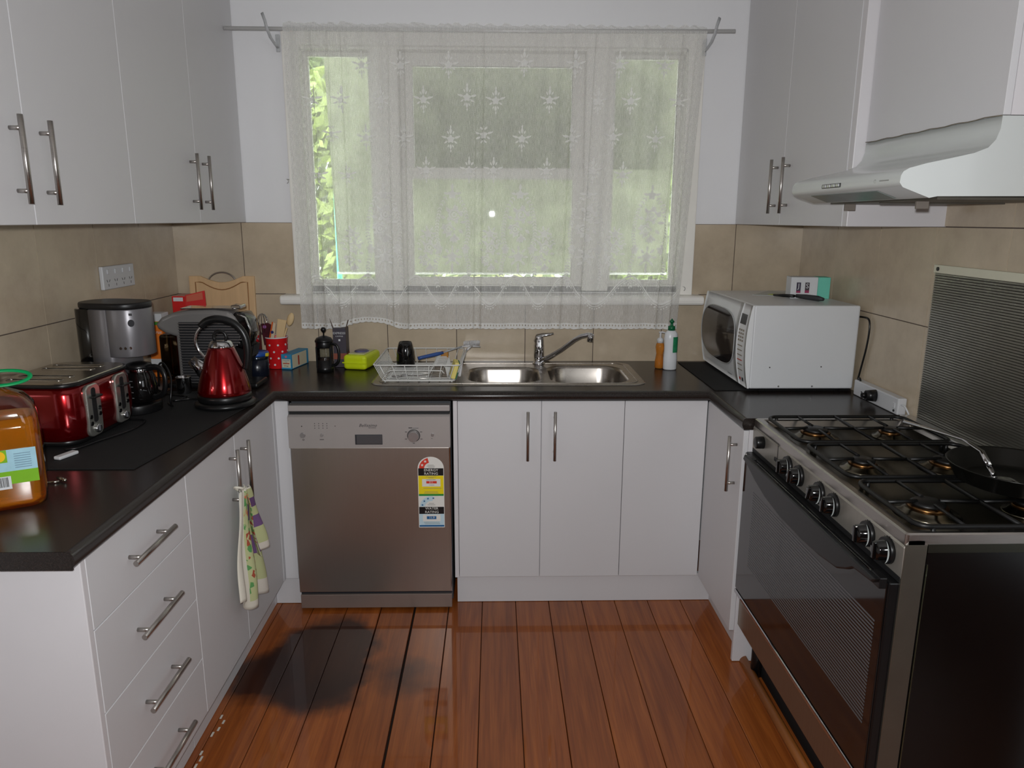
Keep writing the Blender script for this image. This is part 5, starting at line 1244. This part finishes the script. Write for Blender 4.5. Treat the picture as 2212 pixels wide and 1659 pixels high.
# bottle
bt=root('oil_bottle',(-1.208,-1.658,ZC),'large clear plastic jug of amber oil with blue and green label at the near left','bottle',rz=.52)
amber=M('amber_oil',(255,168,40),.10,var=.05,trans=.72,ior=1.3)
pet=glassmat('clear_plastic',(.97,.93,.84),.10,.05)
b=MB(); rs=[]
for z,ins,r in ((.001,.012,.03),(.004,.004,.03),(.02,0,.03),(.06,.0,.03),(.10,-.001,.03),(.19,0,.03),(.218,.006,.032),(.240,.022,.03),(.250,.042,.022),(.262,.062,.012),(.28,.064,.01)):
    rs.append([(x,y,z) for x,y in rrect(-.085+ins,.085-ins,-.062+ins*.7,.062-ins*.7,max(.006,r),6)])
R=b.loops(rs); b.bm.faces.new(R[0][::-1]); b.bm.faces.new(R[-1])
part('jug_shell',b,pet,bt,local=True)
b=MB(); rs=[]
for z,ins in ((.005,.012),(.009,.007),(.02,.004),(.17,.004),(.195,.004),(.197,.012)):
    rs.append([(x,y,z) for x,y in rrect(-.085+ins,.085-ins,-.062+ins,.062-ins,.028,6)])
R=b.loops(rs); b.bm.faces.new(R[0][::-1]); b.bm.faces.new(R[-1])
part('oil',b,amber,bt,local=True)
lb=part('label',MB().box(-.006,.074,-.0640,-.0631,.060,.135),M('label_blue',(160,200,214),.4,var=.1,scale=50),bt,local=True)
part('green_block',MB().box(-.006,.074,-.0646,-.0640,.060,.088),M('label_green',(120,176,30),.4),lb,local=True)
part('green_block',MB().box(-.006,.022,-.0646,-.0640,.108,.135),MATS['label_green'],lb,local=True)
part('yellow_badge',MB().cyl((.008,-.0645,.122),(.008,-.0652,.122),.0115,seg=20),M('badge_yellow',(240,190,20),.4),lb,local=True)
part('barcode_ground',MB().box(-.010,.024,-.0651,-.0646,.050,.078),wc,lb,local=True)
b=MB(); random.seed(9); x=-.005
while x<.019:
    wd=random.choice((.0006,.0009,.0013)); b.box(x,x+wd,-.0655,-.0651,.055,.076); x+=wd+random.choice((.0007,.001))
part('barcode',b,ink,lb,local=True,kind='stuff')
b=MB()
for i in range(7): b.box(.034,.064,-.0644,-.0640,.094+i*.005,.0953+i*.005)
part('nutrition_print',b,M('print_pale',(110,140,160),.5),lb,local=True,kind='stuff')
part('cap',MB().cyl((0,0,.280),(0,0,.302),.024,seg=24),M('green_cap2',(0,150,84),.35),bt,local=True)
part('carry_loop',MB().tube([(.028+.052*math.cos(a),.004+.022*math.sin(a),.272+.012*math.sin(a)+.004) for a in [2*PI*k/28 for k in range(28)]],.005,8,closed=True,flat=.5),MATS['green_cap2'],bt,local=True)
single('bag_clip',MB().box(-1.2555,-1.2345,-1.378,-1.318,ZM,ZM+.009,.003,2,M4=Matrix.Translation((-1.243,-1.34,ZM))@Matrix.Rotation(-.30,4,'Z')@Matrix.Translation((1.243,1.34,-ZM))),plastic_w,'small white plastic clip on the mat in front of the toaster','clip',org=(-1.243,-1.345,ZM))
b=MB(); b.tube([(-1.175,-1.512,ZC+.006),(-1.150,-1.530,ZC+.006)],.004,8); b.sphere((-1.148,-1.531,ZC+.006),.0045); b.tube([(-1.180,-1.540,ZC+.0035),(-1.160,-1.533,ZC+.0035)],.0028,8)
single('loose_screws',b,M('nickel_brass',(176,172,160),.25,1),'tiny metal screws lying beside the oil jug','screws',org=(-1.165,-1.53,ZC+.0007))
# power points on left wall
gp_=root('power_outlet',(XL+TK,-.52,1.265),'white four-gang power outlet on the left wall tiles','power outlet')
part('plate',MB().box(XL+TK+.0005,XL+TK+.014,-.632,-.410,1.228,1.308,.003,2),plastic_w,gp_)
slm=M('socket_slot',(70,68,66),.6)
for i in range(4):
    yy=-.60+i*.053
    part('switch',MB().box(XL+TK+.014,XL+TK+.0175,yy-.006,yy+.006,1.281,1.297,.001,1),plastic_w,gp_)
    b=MB()
    for dy,dz,t in ((-.008,.006,.5),(.008,.006,-.5),(0,-.009,0)):
        b.box(-.0006,.0006,-.001,.001,-.0045,.0045,M4=Matrix.Translation((XL+TK+.0142,yy+dy,1.252+dz))@Matrix.Rotation(t,4,'X'))
    part('socket_slots',b,slm,gp_)

# towel on the left base handle
tw=root('tea_towel',(-.905,-1.02,.25),'white tea towel with green floral and purple print hanging from a cabinet handle','towel')
def towel_mat():
    m=bpy.data.materials.new('printed_towel'); m.use_nodes=True; nt=m.node_tree; N=nt.nodes; L=nt.links; b=N['Principled BSDF']
    uv=N.new('ShaderNodeUVMap'); uv.uv_map='UVMap'; sp=N.new('ShaderNodeSeparateXYZ'); L.new(uv.outputs[0],sp.inputs[0])
    def rng(sock,a,c):
        g=N.new('ShaderNodeMath'); g.operation='GREATER_THAN'; g.inputs[1].default_value=a; L.new(sock,g.inputs[0])
        l=N.new('ShaderNodeMath'); l.operation='LESS_THAN'; l.inputs[1].default_value=c; L.new(sock,l.inputs[0])
        mm=N.new('ShaderNodeMath'); mm.operation='MULTIPLY'; L.new(g.outputs[0],mm.inputs[0]); L.new(l.outputs[0],mm.inputs[1]); return mm.outputs[0]
    def mul(a,c):
        mm=N.new('ShaderNodeMath'); mm.operation='MULTIPLY'; L.new(a,mm.inputs[0]); L.new(c,mm.inputs[1]); return mm.outputs[0]
    def mix(f,a,col):
        mx=N.new('ShaderNodeMix'); mx.data_type='RGBA'; L.new(f,mx.inputs[0]); L.new(a,mx.inputs[6]) if not isinstance(a,tuple) else setattr(mx.inputs[6],'default_value',a)
        mx.inputs[7].default_value=lin(col); return mx.outputs[2]
    u,v=sp.outputs[0],sp.outputs[1]
    vo=N.new('ShaderNodeTexVoronoi'); mp=N.new('ShaderNodeMapping'); mp.inputs['Scale'].default_value=(16,26,1); L.new(uv.outputs[0],mp.inputs[0]); L.new(mp.outputs[0],vo.inputs[0]); vo.inputs['Scale'].default_value=1
    sc_=N.new('ShaderNodeSeparateColor'); L.new(vo.outputs['Color'],sc_.inputs[0])
    c=mix(mul(rng(u,.46,.92),rng(v,.02,.93)),lin((222,217,202)),(196,202,150))
    c=mix(mul(mul(rng(u,.46,.66),rng(v,.02,.90)),rng(sc_.outputs[0],.62,.80)),c,(96,160,92))
    c=mix(mul(mul(rng(u,.46,.66),rng(v,.06,.26)),rng(sc_.outputs[1],.35,.75)),c,(206,132,92))
    c=mix(mul(mul(rng(u,.5,.70),rng(v,.35,.75)),rng(sc_.outputs[1],.70,.9)),c,(176,84,60))
    c=mix(mul(rng(u,.70,.92),rng(v,.16,.30)),c,(104,72,120)); c=mix(mul(rng(u,.70,.88),rng(v,.43,.60)),c,(118,86,136))
    c=mix(mul(rng(u,.66,.92),rng(v,.84,1.1)),c,(226,220,208))
    L.new(c,b.inputs['Base Color']); b.inputs['Roughness'].default_value=.9
    n=N.new('ShaderNodeTexNoise'); n.inputs['Scale'].default_value=500; L.new(uv.outputs[0],n.inputs[0]); bp=N.new('ShaderNodeBump'); bp.inputs['Strength'].default_value=.4; bp.inputs['Distance'].default_value=.001; L.new(n.outputs[0],bp.inputs['Height']); L.new(bp.outputs[0],b.inputs['Normal'])
    return m
tm=towel_mat()
def towel(name,y_t0,y_t1,y_b0,y_b1,zt0,zb_f,xoff,u0,u1,v0,v1,ph):
    b=MB(); uvl=b.bm.loops.layers.uv.new('UVMap'); g=[]; nu,nv=26,34
    for j in range(nv+1):
        t=j/nv; row=[]
        for i in range(nu+1):
            s=i/nu; e=t**.75; ya=y_t0+(y_b0-y_t0)*e; yb=y_t1+(y_b1-y_t1)*e
            zb_=zb_f(s); y=ya+(yb-ya)*s; z=zt0+(zb_-zt0)*t
            x=DX+.024+xoff+(.004+.010*t)*math.sin(s*9+ph)+.004*math.sin(t*7+s*3)
            row.append(b.bm.verts.new((max(x,DX+.003),y,z)))
        g.append(row)
    for j in range(nv):
        for i in range(nu):
            f=b.bm.faces.new((g[j][i],g[j][i+1],g[j+1][i+1],g[j+1][i])); f.smooth=True
            for l,(a,c) in zip(f.loops,((i,j),(i+1,j),(i+1,j+1),(i,j+1))): l[uvl].uv=(u0+(u1-u0)*a/nu,v0+(v1-v0)*c/nv)
    o=part(name,b,tm,tw); md=o.modifiers.new('s','SOLIDIFY'); md.thickness=.002; return o
towel('front_fold',-1.090,-1.030,-1.172,-1.015,.664,lambda s_:.345-.105*s_+.012*math.sin(s_*8),.010,.05,.70,0,1,.4)
towel('rear_fold',-1.062,-1.010,-1.060,-.835,.662,lambda s_:.262+.012*math.sin(s_*6)-.02*s_,-.001,.5,.92,0,.98,1.7)
towel('side_fold',-1.055,-1.005,-.985,-.858,.660,lambda s_:.405,.013,.62,.92,.0,.95,2.2)
part('loop_knot',MB().tube(smooth([(-.9145,-1.045,.655),(-.902,-1.062,.668),(-.9145,-1.075,.676),(-.927,-1.062,.670),(-.920,-1.045,.655)]),.004,6),tm,tw)
